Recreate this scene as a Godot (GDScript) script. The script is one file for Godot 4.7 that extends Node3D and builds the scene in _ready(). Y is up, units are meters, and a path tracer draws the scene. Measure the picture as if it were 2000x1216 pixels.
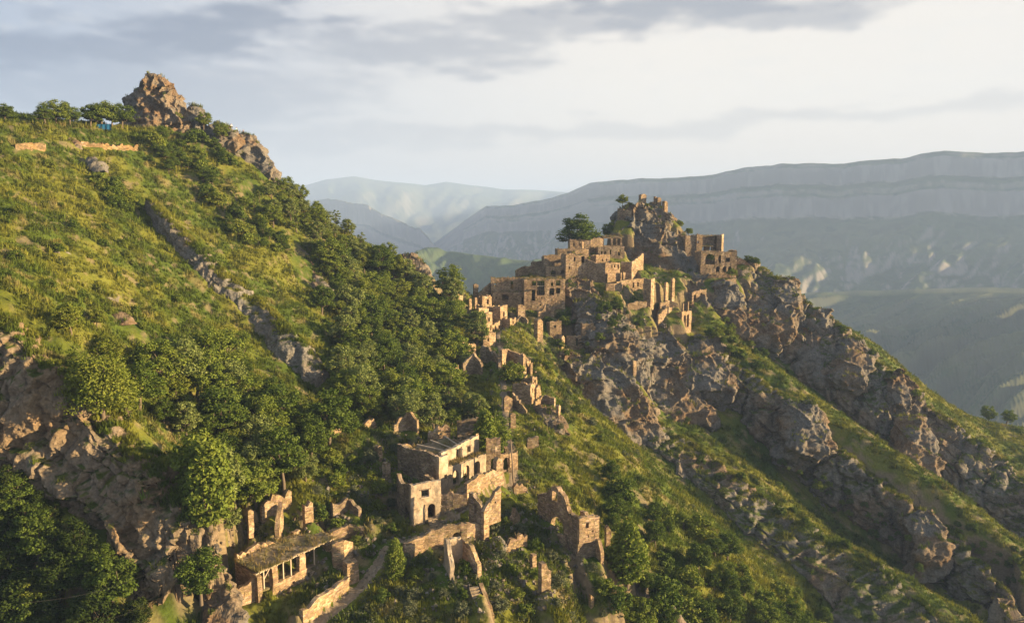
extends Node3D
# A ruined stone mountain village on rocky ridges in low evening sun. Units are metres, y is up, the camera stands at the origin.

const FOCAL := 1468.0
const PITCH := 0.1274
const GX0 := -150.0
const GX1 := 200.0
const GZ0 := -330.0
const GZ1 := -46.0
const FINE := 0.6
const COARSE := 2.0

var rng := RandomNumberGenerator.new()
var n_fbm := FastNoiseLite.new()
var n_fine := FastNoiseLite.new()
var n_cell := FastNoiseLite.new()
var n_cell2 := FastNoiseLite.new()
var n_block := FastNoiseLite.new()
var n_ridge := FastNoiseLite.new()
var ctrl := PackedVector3Array()
var tps := PackedFloat64Array()
var coarse := PackedFloat32Array()
var cw := 0
var ch := 0
var fine := PackedFloat32Array()
var fw := 0
var fh := 0
var keep_clear := PackedByteArray()
var rocky := PackedByteArray()
var grassy := PackedVector3Array()
var grassy_dry := PackedVector3Array()
var used := {}
var M := {}


# ---------------------------------------------------------------- helpers
func P(px: float, py: float, d: float) -> Vector3:
	# the place that lies d metres ahead of the drone in the direction of a point of the survey photograph
	var a := (px - 1000.0) / FOCAL
	var b := (608.0 - py) / FOCAL
	return Vector3(a * d, (-sin(PITCH) + b * cos(PITCH)) * d, (-cos(PITCH) - b * sin(PITCH)) * d)


func lin(r: float, g: float, b: float) -> Color:
	return Color(r, g, b)


func srgb(r: float, g: float, b: float) -> Color:
	return Color(r, g, b).linear_to_srgb()


func numbered(called: String) -> String:
	if not used.has(called):
		used[called] = 0
		return called
	used[called] += 1
	return "%s_%03d" % [called, used[called]]


func tag(o: Node3D, label: String, category: String, group := "") -> Node3D:
	o.set_meta("label", label)
	o.set_meta("category", category)
	if group != "":
		o.set_meta("group", group)
	return o


func thing(called: String, label: String, category: String, at := Vector3.ZERO, turn := 0.0, group := "") -> Node3D:
	var o := Node3D.new()
	o.name = numbered(called)
	o.position = at
	o.rotation.y = turn
	add_child(o)
	return tag(o, label, category, group)


func put(called: String, mesh: Mesh, mat: Material, parent: Node = null) -> MeshInstance3D:
	var o := MeshInstance3D.new()
	o.mesh = mesh
	o.material_override = mat
	if parent == null:
		o.name = numbered(called)
		add_child(o)
	else:
		o.name = called
		parent.add_child(o, true)
	return o


func structure(called: String, mesh: Mesh, mat: Material) -> MeshInstance3D:
	var o := put(called, mesh, mat)
	o.set_meta("kind", "structure")
	return o


func copy_of(src: Node3D, at: Vector3, turn: float, size: Vector3, label: String, group: String) -> Node3D:
	var c: Node3D = src.duplicate()
	c.name = numbered(String(src.get_meta("kind_name")))
	c.remove_meta("kind_name")
	add_child(c)
	c.position = at
	c.rotation.y = turn
	c.scale = size
	return tag(c, label, src.get_meta("category"), group)


func grid_mesh(v: PackedVector3Array, col: PackedColorArray, w: int, h: int, closed := false, flip := false) -> ArrayMesh:
	# a w by h net of points as one smooth surface
	var idx := PackedInt32Array()
	var nrm := PackedVector3Array()
	nrm.resize(v.size())
	var wm := w if closed else w - 1
	idx.resize(wm * (h - 1) * 6)
	var k := 0
	for j in h - 1:
		for i in wm:
			var i2 := (i + 1) % w
			var a := j * w + i
			var b := j * w + i2
			var c := (j + 1) * w + i2
			var d := (j + 1) * w + i
			if flip:
				idx[k] = a; idx[k + 1] = d; idx[k + 2] = c; idx[k + 3] = a; idx[k + 4] = c; idx[k + 5] = b
			else:
				idx[k] = a; idx[k + 1] = b; idx[k + 2] = c; idx[k + 3] = a; idx[k + 4] = c; idx[k + 5] = d
			k += 6
	for j in h:
		for i in w:
			var il := (i - 1 + w) % w if closed else maxi(i - 1, 0)
			var ir := (i + 1) % w if closed else mini(i + 1, w - 1)
			var du := v[j * w + ir] - v[j * w + il]
			var dv := v[mini(j + 1, h - 1) * w + i] - v[maxi(j - 1, 0) * w + i]
			var n := du.cross(dv)
			n = n.normalized() if n.length_squared() > 1e-12 else Vector3.UP
			nrm[j * w + i] = n if flip else -n
	var arr := []
	arr.resize(Mesh.ARRAY_MAX)
	arr[Mesh.ARRAY_VERTEX] = v
	arr[Mesh.ARRAY_NORMAL] = nrm
	if col.size():
		arr[Mesh.ARRAY_COLOR] = col
	arr[Mesh.ARRAY_INDEX] = idx
	var m := ArrayMesh.new()
	m.add_surface_from_arrays(Mesh.PRIMITIVE_TRIANGLES, arr)
	return m


func along(poly: PackedVector3Array, n: int) -> PackedVector3Array:
	# n points spread evenly along a polyline
	var c := Curve3D.new()
	c.bake_interval = 0.5
	for i in poly.size():
		var t := Vector3.ZERO
		if i > 0 and i < poly.size() - 1:
			t = (poly[i + 1] - poly[i - 1]) / 6.0
		c.add_point(poly[i], -t, t)
	var out := PackedVector3Array()
	var total := c.get_baked_length()
	for i in n:
		out.append(c.sample_baked(total * i / (n - 1)))
	return out


func pts(list: Array) -> PackedVector3Array:
	var out := PackedVector3Array()
	for i in range(0, list.size(), 3):
		out.append(P(list[i], list[i + 1], list[i + 2]))
	return out


func tri_mat(albedo: Texture2D, normal: Texture2D, scale: float, nscale := 1.0, rough := 0.95) -> StandardMaterial3D:
	var m := StandardMaterial3D.new()
	m.vertex_color_use_as_albedo = true
	m.roughness = rough
	m.metallic_specular = 0.25
	m.uv1_triplanar = true
	m.uv1_world_triplanar = true
	m.uv1_scale = Vector3.ONE * scale
	if albedo:
		m.albedo_texture = albedo
	if normal:
		m.normal_enabled = true
		m.normal_texture = normal
		m.normal_scale = nscale
	return m


func noise_image(kind: int, freq: float, octaves: int, sd: int, size: int) -> Image:
	var n := FastNoiseLite.new()
	n.noise_type = kind
	n.seed = sd
	n.frequency = freq
	n.fractal_octaves = octaves
	if kind == FastNoiseLite.TYPE_CELLULAR:
		n.cellular_return_type = FastNoiseLite.RETURN_DISTANCE2_SUB
	return n.get_seamless_image(size, size)


func normal_tex(im: Image, strength: float) -> ImageTexture:
	var c := im.duplicate() as Image
	c.convert(Image.FORMAT_RGBA8)
	c.bump_map_to_normal_map(strength)
	return ImageTexture.create_from_image(c)


func tone_tex(im: Image, lo: float, hi: float) -> ImageTexture:
	# grey picture that varies a colour between lo and hi (both sRGB)
	var c := Image.create(im.get_width(), im.get_height(), false, Image.FORMAT_RGB8)
	for y in im.get_height():
		for x in im.get_width():
			var v := lerpf(lo, hi, im.get_pixel(x, y).r)
			c.set_pixel(x, y, Color(v, v, v))
	return ImageTexture.create_from_image(c)


# ---------------------------------------------------------------- terrain
func fit_terrain() -> void:
	# thin plate spline through the surveyed heights
	var n := ctrl.size()
	var m := n + 3
	var A := []
	for i in m:
		var row := PackedFloat64Array()
		row.resize(m + 1)
		A.append(row)
	for i in n:
		for j in n:
			A[i][j] = kernel(ctrl[i].x - ctrl[j].x, ctrl[i].z - ctrl[j].z)
		A[i][i] += 0.012
		A[i][n] = 1.0
		A[i][n + 1] = ctrl[i].x * 0.02
		A[i][n + 2] = ctrl[i].z * 0.02
		A[n][i] = 1.0
		A[n + 1][i] = ctrl[i].x * 0.02
		A[n + 2][i] = ctrl[i].z * 0.02
		A[i][m] = ctrl[i].y
	for c in m:
		var best := c
		for r in range(c + 1, m):
			if absf(A[r][c]) > absf(A[best][c]):
				best = r
		var sw: PackedFloat64Array = A[c]
		A[c] = A[best]
		A[best] = sw
		var pr: PackedFloat64Array = A[c]
		for r in range(c + 1, m):
			var row: PackedFloat64Array = A[r]
			var f := row[c] / pr[c]
			if f != 0.0:
				for k in range(c, m + 1):
					row[k] -= f * pr[k]
				A[r] = row
	tps.resize(m)
	for c in range(m - 1, -1, -1):
		var s: float = A[c][m]
		for k in range(c + 1, m):
			s -= A[c][k] * tps[k]
		tps[c] = s / A[c][c]
	cw = int((GX1 - GX0) / COARSE) + 2
	ch = int((GZ1 - GZ0) / COARSE) + 2
	coarse.resize(cw * ch)
	for j in ch:
		for i in cw:
			var x := GX0 + i * COARSE
			var z := GZ0 + j * COARSE
			var y := tps[n] + tps[n + 1] * x * 0.02 + tps[n + 2] * z * 0.02
			for k in n:
				var dx := (x - ctrl[k].x) * 0.02
				var dz := (z - ctrl[k].z) * 0.02
				var r2 := dx * dx + dz * dz
				if r2 > 1e-9:
					y += tps[k] * r2 * log(r2)
			coarse[j * cw + i] = y


func kernel(dx: float, dz: float) -> float:
	var r2 := (dx * dx + dz * dz) * 0.0004
	return r2 * log(r2) if r2 > 1e-9 else 0.0


func ht0(x: float, z: float) -> float:
	var u := clampf((x - GX0) / COARSE, 0.0, cw - 1.001)
	var v := clampf((z - GZ0) / COARSE, 0.0, ch - 1.001)
	var i := int(u)
	var j := int(v)
	u -= i
	v -= j
	var k := j * cw + i
	return lerpf(lerpf(coarse[k], coarse[k + 1], u), lerpf(coarse[k + cw], coarse[k + cw + 1], u), v)


func ht(x: float, z: float) -> float:
	var u := clampf((x - GX0) / FINE, 0.0, fw - 1.001)
	var v := clampf((z - GZ0) / FINE, 0.0, fh - 1.001)
	var i := int(u)
	var j := int(v)
	u -= i
	v -= j
	var k := j * fw + i
	return lerpf(lerpf(fine[k], fine[k + 1], u), lerpf(fine[k + fw], fine[k + fw + 1], u), v)


func ground(x: float, z: float) -> Vector3:
	return Vector3(x, ht(x, z), z)


func slope_at(x: float, z: float) -> Vector3:
	return Vector3(ht(x - 0.6, z) - ht(x + 0.6, z), 1.2, ht(x, z - 0.6) - ht(x, z + 0.6)).normalized()


func spot(px: float, py: float, near := 58.0) -> Vector3:
	# where the line of sight through a survey point meets the ground
	var d := P(px, py, 1.0)
	var t := near
	while t < 325.0:
		var p := d * t
		if p.y < ht(p.x, p.z):
			var lo := t - 1.0
			var hi := t
			for k in 8:
				var mid := (lo + hi) * 0.5
				p = d * mid
				if p.y < ht(p.x, p.z):
					hi = mid
				else:
					lo = mid
			p = d * hi
			return ground(p.x, p.z)
		t += 1.0
	var q := d * 300.0
	return ground(q.x, q.z)


func depth_of(p: Vector3) -> float:
	return -p.z * cos(PITCH) - p.y * sin(PITCH)


func pixel_of(p: Vector3) -> Vector2:
	var d := depth_of(p)
	return Vector2(1000.0 + p.x / d * FOCAL, 608.0 - (p.y * cos(PITCH) - p.z * sin(PITCH)) / d * FOCAL)


# ---------------------------------------------------------------- light and air
func make_sky_image() -> ImageTexture:
	var w := 2048
	var h := 1024
	var im := Image.create(w, h, false, Image.FORMAT_RGBF)
	im.fill(Color(0.30, 0.30, 0.30))
	var n := FastNoiseLite.new()
	n.seed = 11
	n.frequency = 0.16
	n.fractal_octaves = 5
	var n2 := FastNoiseLite.new()
	n2.seed = 12
	n2.frequency = 0.5
	n2.fractal_octaves = 4
	# cloud banks: azimuth, height and half sizes in degrees, tilt, depth of tone
	var banks := [
		[-30.0, 10.6, 11.0, 1.5, 0.05, 0.85], [-20.0, 12.6, 8.0, 1.3, 0.12, 1.0], [-7.0, 11.7, 9.0, 1.6, 0.02, 0.7], [4.0, 13.6, 9.0, 1.2, 0.05, 0.72],
		[12.0, 14.4, 13.0, 1.25, -0.03, 1.0], [19.0, 13.6, 8.0, 1.1, 0.03, 0.75], [31.0, 15.3, 9.0, 1.1, 0.02, 1.0], [-32.0, 13.6, 4.0, 0.7, 0.0, 0.5], [-24.0, 8.3, 13.0, 2.1, 0.03, 0.5],
		[8.0, 6.3, 24.0, 0.8, 0.02, 0.34], [28.0, 6.9, 15.0, 0.7, 0.05, 0.3], [-12.0, 5.4, 12.0, 0.7, 0.0, 0.28],
		[-60.0, 13.0, 22.0, 3.0, 0.02, 0.8], [-100.0, 18.0, 30.0, 4.0, -0.02, 0.7], [65.0, 17.0, 20.0, 2.5, 0.02, 0.7], [130.0, 15.0, 30.0, 3.0, 0.02, 0.7], [-170.0, 14.0, 30.0, 3.5, 0.0, 0.8],
		[0.0, 24.0, 40.0, 3.5, 0.03, 0.8], [-50.0, 30.0, 30.0, 4.0, 0.03, 0.7], [60.0, 33.0, 35.0, 5.0, 0.0, 0.7]]
	for j in h:
		var el := 90.0 - 180.0 * (j + 0.5) / h
		if el < -25.0:
			continue
		for i in w:
			var az := 360.0 * (i + 0.5) / w
			if az > 180.0:
				az -= 360.0
			var e := maxf(el, -1.0)
			# clear air: pale and warm towards the sun on the right, blue to the left
			var toward := 0.5 + 0.5 * cos(deg_to_rad(az - 70.0))
			var low := Color(0.48, 0.53, 0.62).lerp(Color(1.0, 0.83, 0.65), smoothstep(0.3, 0.95, toward))
			var mid := Color(0.36, 0.45, 0.60).lerp(Color(0.96, 0.90, 0.82), smoothstep(0.28, 0.78, toward))
			var top := Color(0.42, 0.52, 0.68).lerp(Color(0.55, 0.60, 0.66), toward)
			var c := low.lerp(mid, smoothstep(0.0, 9.0, e)).lerp(top, smoothstep(12.0, 60.0, e))
			if e < 60.0 and el > -2.0:
				var wx := n.get_noise_2d(az * 0.6, e * 2.2) * 4.5
				var wy := n.get_noise_2d(az * 0.6 + 90.0, e * 2.2 + 40.0) * 1.5
				var detail := n2.get_noise_2d(az * 0.55, e * 2.6)
				var cover := 0.0
				for b in banks:
					var dx: float = (az + wx - b[0]) / b[2]
					if absf(dx) > 1.6:
						continue
					var dy: float = (e + wy - b[1] - b[4] * (az - b[0])) / b[3]
					var q := dx * dx + dy * dy
					if q < 2.2:
						cover = maxf(cover, b[5] * smoothstep(1.7, 0.15, q + detail * 0.65))
				var wisps := smoothstep(0.05, 0.5, n.get_noise_2d(az * 0.9 + 300.0, e * 3.4 + 77.0) + detail * 0.25) * smoothstep(5.0, 11.0, e)
				var shade := Color(0.15, 0.215, 0.35).lerp(Color(0.36, 0.385, 0.44), smoothstep(0.25, 0.75, toward))
				c = c.lerp(Color(0.72, 0.72, 0.72).lerp(Color(0.93, 0.89, 0.83), toward), wisps * 0.35 * (1.0 - cover))
				c = c.lerp(shade, cover * 0.92)
			im.set_pixel(i, j, c)
	return ImageTexture.create_from_image(im)


func light_and_air() -> void:
	var cam := Camera3D.new()
	cam.name = "Camera"
	cam.fov = rad_to_deg(2.0 * atan(608.0 / FOCAL))
	cam.near = 0.5
	cam.far = 30000.0
	cam.rotation.x = -PITCH
	add_child(cam)
	cam.current = true
	var sun := DirectionalLight3D.new()
	sun.name = "Sun"
	sun.light_color = Color(1.0, 0.87, 0.66)
	sun.light_energy = 1.6
	sun.light_angular_distance = 0.5
	sun.shadow_enabled = true
	var az := deg_to_rad(96.0)
	var el := deg_to_rad(10.0)
	var to_sun := Vector3(sin(az) * cos(el), sin(el), -cos(az) * cos(el))
	add_child(sun)
	sun.look_at_from_position(to_sun * 100.0, Vector3.ZERO)
	var e := Environment.new()
	e.background_mode = Environment.BG_SKY
	var sky := Sky.new()
	var pan := PanoramaSkyMaterial.new()
	pan.panorama = make_sky_image()
	sky.sky_material = pan
	e.sky = sky
	e.background_energy_multiplier = 0.205
	e.tonemap_mode = Environment.TONE_MAPPER_LINEAR
	e.tonemap_exposure = 4.9
	e.fog_enabled = true
	e.fog_density = 0.0002
	e.fog_light_color = Color(0.69, 0.805, 1.0)
	e.sdfgi_enabled = true
	e.ssao_enabled = true
	e.ssil_enabled = true
	var we := WorldEnvironment.new()
	we.name = "Air"
	we.environment = e
	add_child(we)


# ---------------------------------------------------------------- materials
func make_materials() -> void:
	n_fbm.seed = 3
	n_fbm.frequency = 0.045
	n_fbm.fractal_octaves = 5
	n_fine.seed = 4
	n_fine.frequency = 0.35
	n_fine.fractal_octaves = 4
	n_cell.seed = 5
	n_cell.noise_type = FastNoiseLite.TYPE_CELLULAR
	n_cell.cellular_return_type = FastNoiseLite.RETURN_DISTANCE2_SUB
	n_cell.frequency = 0.12
	n_cell.fractal_octaves = 1
	n_block.seed = 5
	n_block.noise_type = FastNoiseLite.TYPE_CELLULAR
	n_block.cellular_return_type = FastNoiseLite.RETURN_CELL_VALUE
	n_block.frequency = 0.12
	n_block.fractal_type = FastNoiseLite.FRACTAL_NONE
	n_cell.fractal_type = FastNoiseLite.FRACTAL_NONE
	n_cell2.seed = 6
	n_cell2.noise_type = FastNoiseLite.TYPE_CELLULAR
	n_cell2.cellular_return_type = FastNoiseLite.RETURN_DISTANCE2_SUB
	n_cell2.frequency = 0.5
	n_cell2.fractal_octaves = 2
	n_ridge.seed = 7
	n_ridge.fractal_type = FastNoiseLite.FRACTAL_RIDGED
	n_ridge.frequency = 0.1
	n_ridge.fractal_octaves = 4
	var rough := noise_image(FastNoiseLite.TYPE_SIMPLEX_SMOOTH, 0.012, 6, 21, 512)
	var cracks := noise_image(FastNoiseLite.TYPE_CELLULAR, 0.02, 3, 22, 512)
	var rock := Image.create(512, 512, false, Image.FORMAT_L8)
	for y in 512:
		for x in 512:
			var v := rough.get_pixel(x, y).r * 0.6 + minf(cracks.get_pixel(x, y).r * 1.5, 1.0) * 0.4
			rock.set_pixel(x, y, Color(v, v, v))
	M.rock = tri_mat(tone_tex(rock, 0.48, 1.0), normal_tex(rock, 14.0), 0.24, 1.7)
	M.soil = tri_mat(tone_tex(rough, 0.7, 1.0), normal_tex(rough, 10.0), 0.3, 1.0)
	M.far = StandardMaterial3D.new()
	M.far.vertex_color_use_as_albedo = true
	M.far.roughness = 1.0
	M.far.metallic_specular = 0.1


# ---------------------------------------------------------------- the lie of the land
func rib_lines() -> Dictionary:
	# the crest and the foot of each rock rib as surveyed points: across, down, distance
	var r := {
		"C": [pts([1450, 492, 241, 1488, 524, 236, 1530, 550, 233, 1559, 577, 230, 1590, 592, 228, 1624, 618, 226, 1650, 640, 222, 1700, 688, 217, 1745, 722, 213, 1783, 747, 210, 1820, 790, 206, 1859, 818, 202, 1906, 865, 198, 2000, 936, 190, 2120, 1030, 178]),
			pts([1390, 575, 226, 1420, 615, 223, 1460, 650, 221, 1500, 683, 218, 1553, 724, 214, 1612, 777, 208, 1660, 820, 204, 1700, 859, 200, 1745, 892, 197, 1789, 924, 193, 1830, 950, 190, 1865, 975, 187, 1930, 1020, 182, 2000, 1062, 176, 2120, 1150, 166])],
		"B": [pts([1270, 632, 214, 1335, 652, 210, 1370, 662, 208, 1400, 677, 205, 1435, 703, 202, 1480, 740, 197, 1530, 777, 193, 1575, 815, 188, 1618, 853, 184, 1670, 895, 179, 1718, 936, 175, 1770, 975, 171, 1818, 1012, 168, 1865, 1050, 164, 1906, 1089, 160, 1965, 1170, 153, 2010, 1240, 148]),
			pts([1215, 680, 204, 1262, 700, 203, 1306, 735, 200, 1370, 765, 196, 1435, 800, 193, 1470, 840, 189, 1506, 877, 186, 1560, 925, 181, 1612, 971, 177, 1670, 1020, 172, 1730, 1065, 168, 1780, 1100, 165, 1830, 1136, 161, 1924, 1200, 154, 1990, 1260, 149])],
		"A": [pts([1150, 700, 198, 1212, 753, 190, 1265, 818, 183, 1324, 853, 179, 1375, 885, 175, 1424, 924, 170, 1480, 965, 166, 1530, 1006, 162, 1612, 1059, 156, 1683, 1089, 152, 1740, 1130, 147, 1789, 1165, 143, 1860, 1240, 136]),
			pts([1118, 740, 192, 1170, 795, 184, 1235, 840, 177, 1312, 902, 170, 1350, 940, 167, 1394, 977, 163, 1459, 1036, 157, 1530, 1095, 151, 1606, 1165, 145, 1640, 1216, 141, 1690, 1270, 136, 1740, 1320, 131])],
		"slab": [pts([-90, 560, 88, 0, 635, 86.5, 38, 668, 86, 71, 706, 85.5, 104, 716, 85.5, 137, 753, 85, 186, 813, 84, 219, 857, 83, 263, 890, 82.5, 296, 933, 81.5, 329, 968, 81, 363, 1022, 80, 368, 1062, 79.6]),
			pts([-90, 880, 84, 0, 930, 82, 49, 940, 81.8, 75, 960, 81.4, 99, 980, 81, 142, 1010, 80.5, 180, 1040, 80, 214, 1065, 79.5, 245, 1105, 79, 266, 1140, 78.5, 276, 1160, 78.2, 286, 1190, 77.8])],
	}
	for key in ["A", "B", "C"]:
		r[key][1] = set_back(r[key][1], 2.5 if key == "A" else 4.0)
	return r


func set_back(line: PackedVector3Array, by: float) -> PackedVector3Array:
	# the same sight lines met a few metres further away
	var out := PackedVector3Array()
	for p in line:
		var d := depth_of(p)
		out.append(p * ((d + by) / d))
	return out


func survey() -> void:
	ctrl.append_array(pts([
		# the green hillside on the left
		0, 244, 148, -200, 250, 140, 80, 237, 160, 160, 240, 172, 240, 250, 182, 330, 262, 190, 400, 262, 192, 460, 290, 191, 500, 325, 190, 545, 352, 190, 580, 392, 190, 620, 425, 190, 660, 455, 190, 700, 480, 191, 760, 500, 194, 805, 520, 196, 850, 548, 198,
		-250, 480, 100, -200, 700, 78, 0, 300, 139, 0, 450, 112, 60, 560, 98, 150, 400, 134, 200, 350, 150, 200, 500, 122, 200, 650, 102, 220, 790, 91, 300, 450, 143, 300, 700, 105, 300, 850, 95, 400, 400, 165, 400, 640, 126, 400, 750, 110, 400, 900, 98, 440, 1000, 90,
		480, 450, 163, 560, 560, 153, 600, 480, 172, 600, 640, 142, 600, 800, 119, 600, 900, 108, 560, 980, 98, 680, 560, 172, 700, 650, 158, 740, 750, 140, 700, 830, 122, 760, 880, 114, 640, 1000, 97, 740, 960, 106,
		800, 600, 182, 850, 700, 164, 850, 790, 142, 900, 650, 178, 910, 740, 156, 910, 830, 136, 890, 580, 194,
		# the way through the lower village and up to the saddle
		560, 1120, 88, 620, 1190, 85, 480, 1190, 84, 720, 1130, 91, 800, 1055, 97, 880, 1015, 102, 960, 978, 109, 990, 940, 114, 1000, 895, 121, 992, 835, 132, 985, 760, 148, 980, 700, 163, 972, 650, 180, 1000, 620, 192, 940, 588, 203, 980, 590, 206, 1040, 612, 203,
		820, 900, 113, 780, 1000, 100, 850, 1090, 93, 950, 1090, 93, 930, 1180, 88, 1050, 1000, 107, 1050, 1130, 94, 1100, 1050, 103, 1150, 1130, 101, 1130, 1216, 94, 800, 1216, 84, 600, 1230, 82, 1000, 1216, 88, 420, 1180, 82,
		# the bright slope right of the way and the gully under the first rib
		1060, 700, 172, 1050, 800, 142, 1100, 850, 138, 1100, 940, 120, 1150, 800, 158, 1200, 900, 138, 1220, 1010, 122, 1300, 1000, 132, 1280, 1130, 113, 1400, 1100, 126, 1450, 1200, 116, 1560, 1240, 122, 1300, 1240, 104, 1350, 985, 150, 1250, 890, 160, 1500, 1130, 138,
		# the terraces of the upper village
		1080, 640, 199, 1100, 680, 193, 1130, 690, 194, 1160, 650, 200, 1200, 690, 200, 1160, 600, 207, 1200, 640, 206, 1120, 560, 212, 1180, 545, 216, 1240, 570, 217, 1300, 600, 216, 1290, 575, 222, 1330, 590, 219, 1370, 560, 226,
		1000, 545, 217, 960, 560, 214, 1080, 520, 222, 1130, 500, 228, 1180, 490, 234, 1230, 520, 230, 1400, 500, 243, 1380, 520, 236, 1430, 520, 236, 1180, 500, 236, 1110, 480, 236,
		# the far meadow behind the last rib
		1880, 812, 262, 1950, 832, 262, 2030, 850, 262, 1840, 795, 268, 2000, 905, 232, 1930, 850, 240, 2150, 960, 240, 2200, 860, 300, 1760, 735, 232, 1660, 640, 240]))
	var ribs := rib_lines()
	for key in ["A", "B", "C", "slab"]:
		var crest: PackedVector3Array = along(ribs[key][0], 9)
		var foot: PackedVector3Array = along(ribs[key][1], 9)
		var thick: float = {"A": 5.0, "B": 6.0, "C": 6.0, "slab": 4.0}[key]
		for i in 9:
			var back := (crest[i] - foot[i]) * Vector3(1, 0, 1)
			back = back.normalized() if key != "slab" else Vector3(0.25, 0, -0.97)
			ctrl.append(foot[i] - Vector3.UP * 0.3)
			ctrl.append(crest[i] + back * thick - Vector3.UP * (4.5 if key == "C" else 0.8 if key != "slab" else 0.5))
			if key == "C":
				ctrl.append(crest[i] + back * 16.0 - Vector3.UP * (13.0 if i < 7 else 4.0))
	# land that no line of sight reaches, well behind the crests and in the near gully
	for q in [[-260, -160, -75], [-150, -20, -255], [-90, -60, -280], [-60, -85, -300], [-10, -90, -300], [50, -95, -320], [110, -110, -330], [160, -150, -330], [200, -190, -330], [-150, -40, -330], [-150, 12, -165], [-110, 14, -200], [0, -62, -240], [-30, -50, -235], [40, -50, -290], [80, -50, -280], [100, -75, -300],
			[-40, -49, -62], [-70, -45, -66], [-52, -46, -70], [-30, -51, -50], [0, -52, -56], [30, -62, -60], [60, -85, -80], [90, -100, -105], [140, -110, -130], [190, -125, -160], [200, -120, -230], [-62, -43, -73], [-100, -35, -64], [-150, -10, -60]]:
		ctrl.append(Vector3(q[0], q[1], q[2]))


func way_points() -> Array:
	return [
		[pts([610, 1225, 83, 690, 1160, 88.5, 735, 1105, 92.5, 760, 1075, 95]), 1.1],
		[pts([770, 1060, 96, 810, 1052, 97.5, 860, 1025, 101, 900, 1008, 103.5, 950, 985, 107.5, 985, 958, 111, 1003, 935, 114.5, 1000, 890, 121.5, 990, 845, 130, 987, 800, 139, 984, 760, 148, 981, 725, 156]), 0.9],
		[pts([981, 725, 156, 980, 690, 166, 972, 655, 178, 985, 630, 188, 1000, 612, 195]), 0.9],
	]


func shape_land() -> void:
	fw = int((GX1 - GX0) / FINE) + 2
	fh = int((GZ1 - GZ0) / FINE) + 2
	fine.resize(fw * fh)
	keep_clear.resize(fw * fh)
	rocky.resize(fw * fh)
	for j in fh:
		for i in fw:
			var x := GX0 + i * FINE
			var z := GZ0 + j * FINE
			fine[j * fw + i] = ht0(x, z) + n_fbm.get_noise_2d(x * 2.0, z * 2.0) * 1.3 + n_fine.get_noise_2d(x, z) * 0.35
	var ribs := rib_lines()
	for key in ribs:
		# the ground keeps low in front of each cliff
		var crest := along(ribs[key][0], 420)
		var foot := along(ribs[key][1], 420)
		for j in 420:
			var plan := (crest[j] - foot[j]) * Vector3(1, 0, 1)
			for k in (52 if key == "slab" else 100):
				var t := k / 22.0 - 1.3
				var q := foot[j] + plan * t
				if t < 0.0:
					q = foot[j] + plan.normalized() * t * 7.0
				var y := foot[j].y + (crest[j].y - foot[j].y) * 0.85 * pow(clampf(t / 1.05, 0.0, 1.0), 3.0) - 0.2
				if t > 1.0 and key != "slab":
					y = crest[j].y - 0.6 + (t - 1.0) * plan.length() * (0.45 if key == "A" else 0.25 if key == "B" else -0.1)
				if t < 0.0:
					y = foot[j].y - 0.2 + maxf(-t - 0.45, 0.0) * 5.0
				for oz in 2:
					for ox in 2:
						var ci := int((q.x - GX0) / FINE) + ox
						var cj := int((q.z - GZ0) / FINE) + oz
						if ci >= 0 and cj >= 0 and ci < fw and cj < fh:
							fine[cj * fw + ci] = minf(fine[cj * fw + ci], y)
	for way in way_points():
		level_line(way[0], way[1] + 0.3, 2.2)


func level_line(line: PackedVector3Array, flat: float, fade: float) -> void:
	# the ground is trodden level along a way
	var fresh := fine.duplicate()
	var near := PackedFloat32Array()
	near.resize(fw * fh)
	near.fill(1e9)
	var run := along(line, int(line[0].distance_to(line[line.size() - 1]) * 2.5) + 4)
	for p in run:
		var r := int((flat + fade) / FINE) + 1
		var ci := int((p.x - GX0) / FINE)
		var cj := int((p.z - GZ0) / FINE)
		for j in range(maxi(cj - r, 0), mini(cj + r + 1, fh)):
			for i in range(maxi(ci - r, 0), mini(ci + r + 1, fw)):
				var d := Vector2(GX0 + i * FINE - p.x, GZ0 + j * FINE - p.z).length()
				var k := j * fw + i
				if d < flat + 0.1:
					keep_clear[k] = 1
				if d < near[k]:
					near[k] = d
					fresh[k] = lerpf(p.y, fine[k], smoothstep(flat, flat + fade, d))
	fine = fresh


func grass_tone(x: float, z: float) -> Color:
	# from fresh green to straw, in patches
	var a := n_fbm.get_noise_2d(x * 1.3 + 50.0, z * 1.3)
	var b := n_fine.get_noise_2d(x * 0.4, z * 0.4 + 80.0)
	var c := Color(0.080, 0.114, 0.017).lerp(Color(0.168, 0.174, 0.028), smoothstep(-0.25, 0.35, a + b * 0.5))
	return c.lerp(Color(0.21, 0.18, 0.07), smoothstep(0.3, 0.65, b - a * 0.4))


func worn(x: float, z: float) -> bool:
	# bare soil: cattle tracks along the slope and eroded patches
	var y := ht0(x, z) + n_fbm.get_noise_2d(x * 1.5, z * 1.5) * 2.5
	var track := absf(fposmod(y / 2.6, 1.0) - 0.5) < 0.045 and n_fbm.get_noise_2d(x + 90.0, z) > -0.1
	return track or n_fine.get_noise_2d(x * 0.45 + 200.0, z * 0.45) > 0.42


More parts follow.
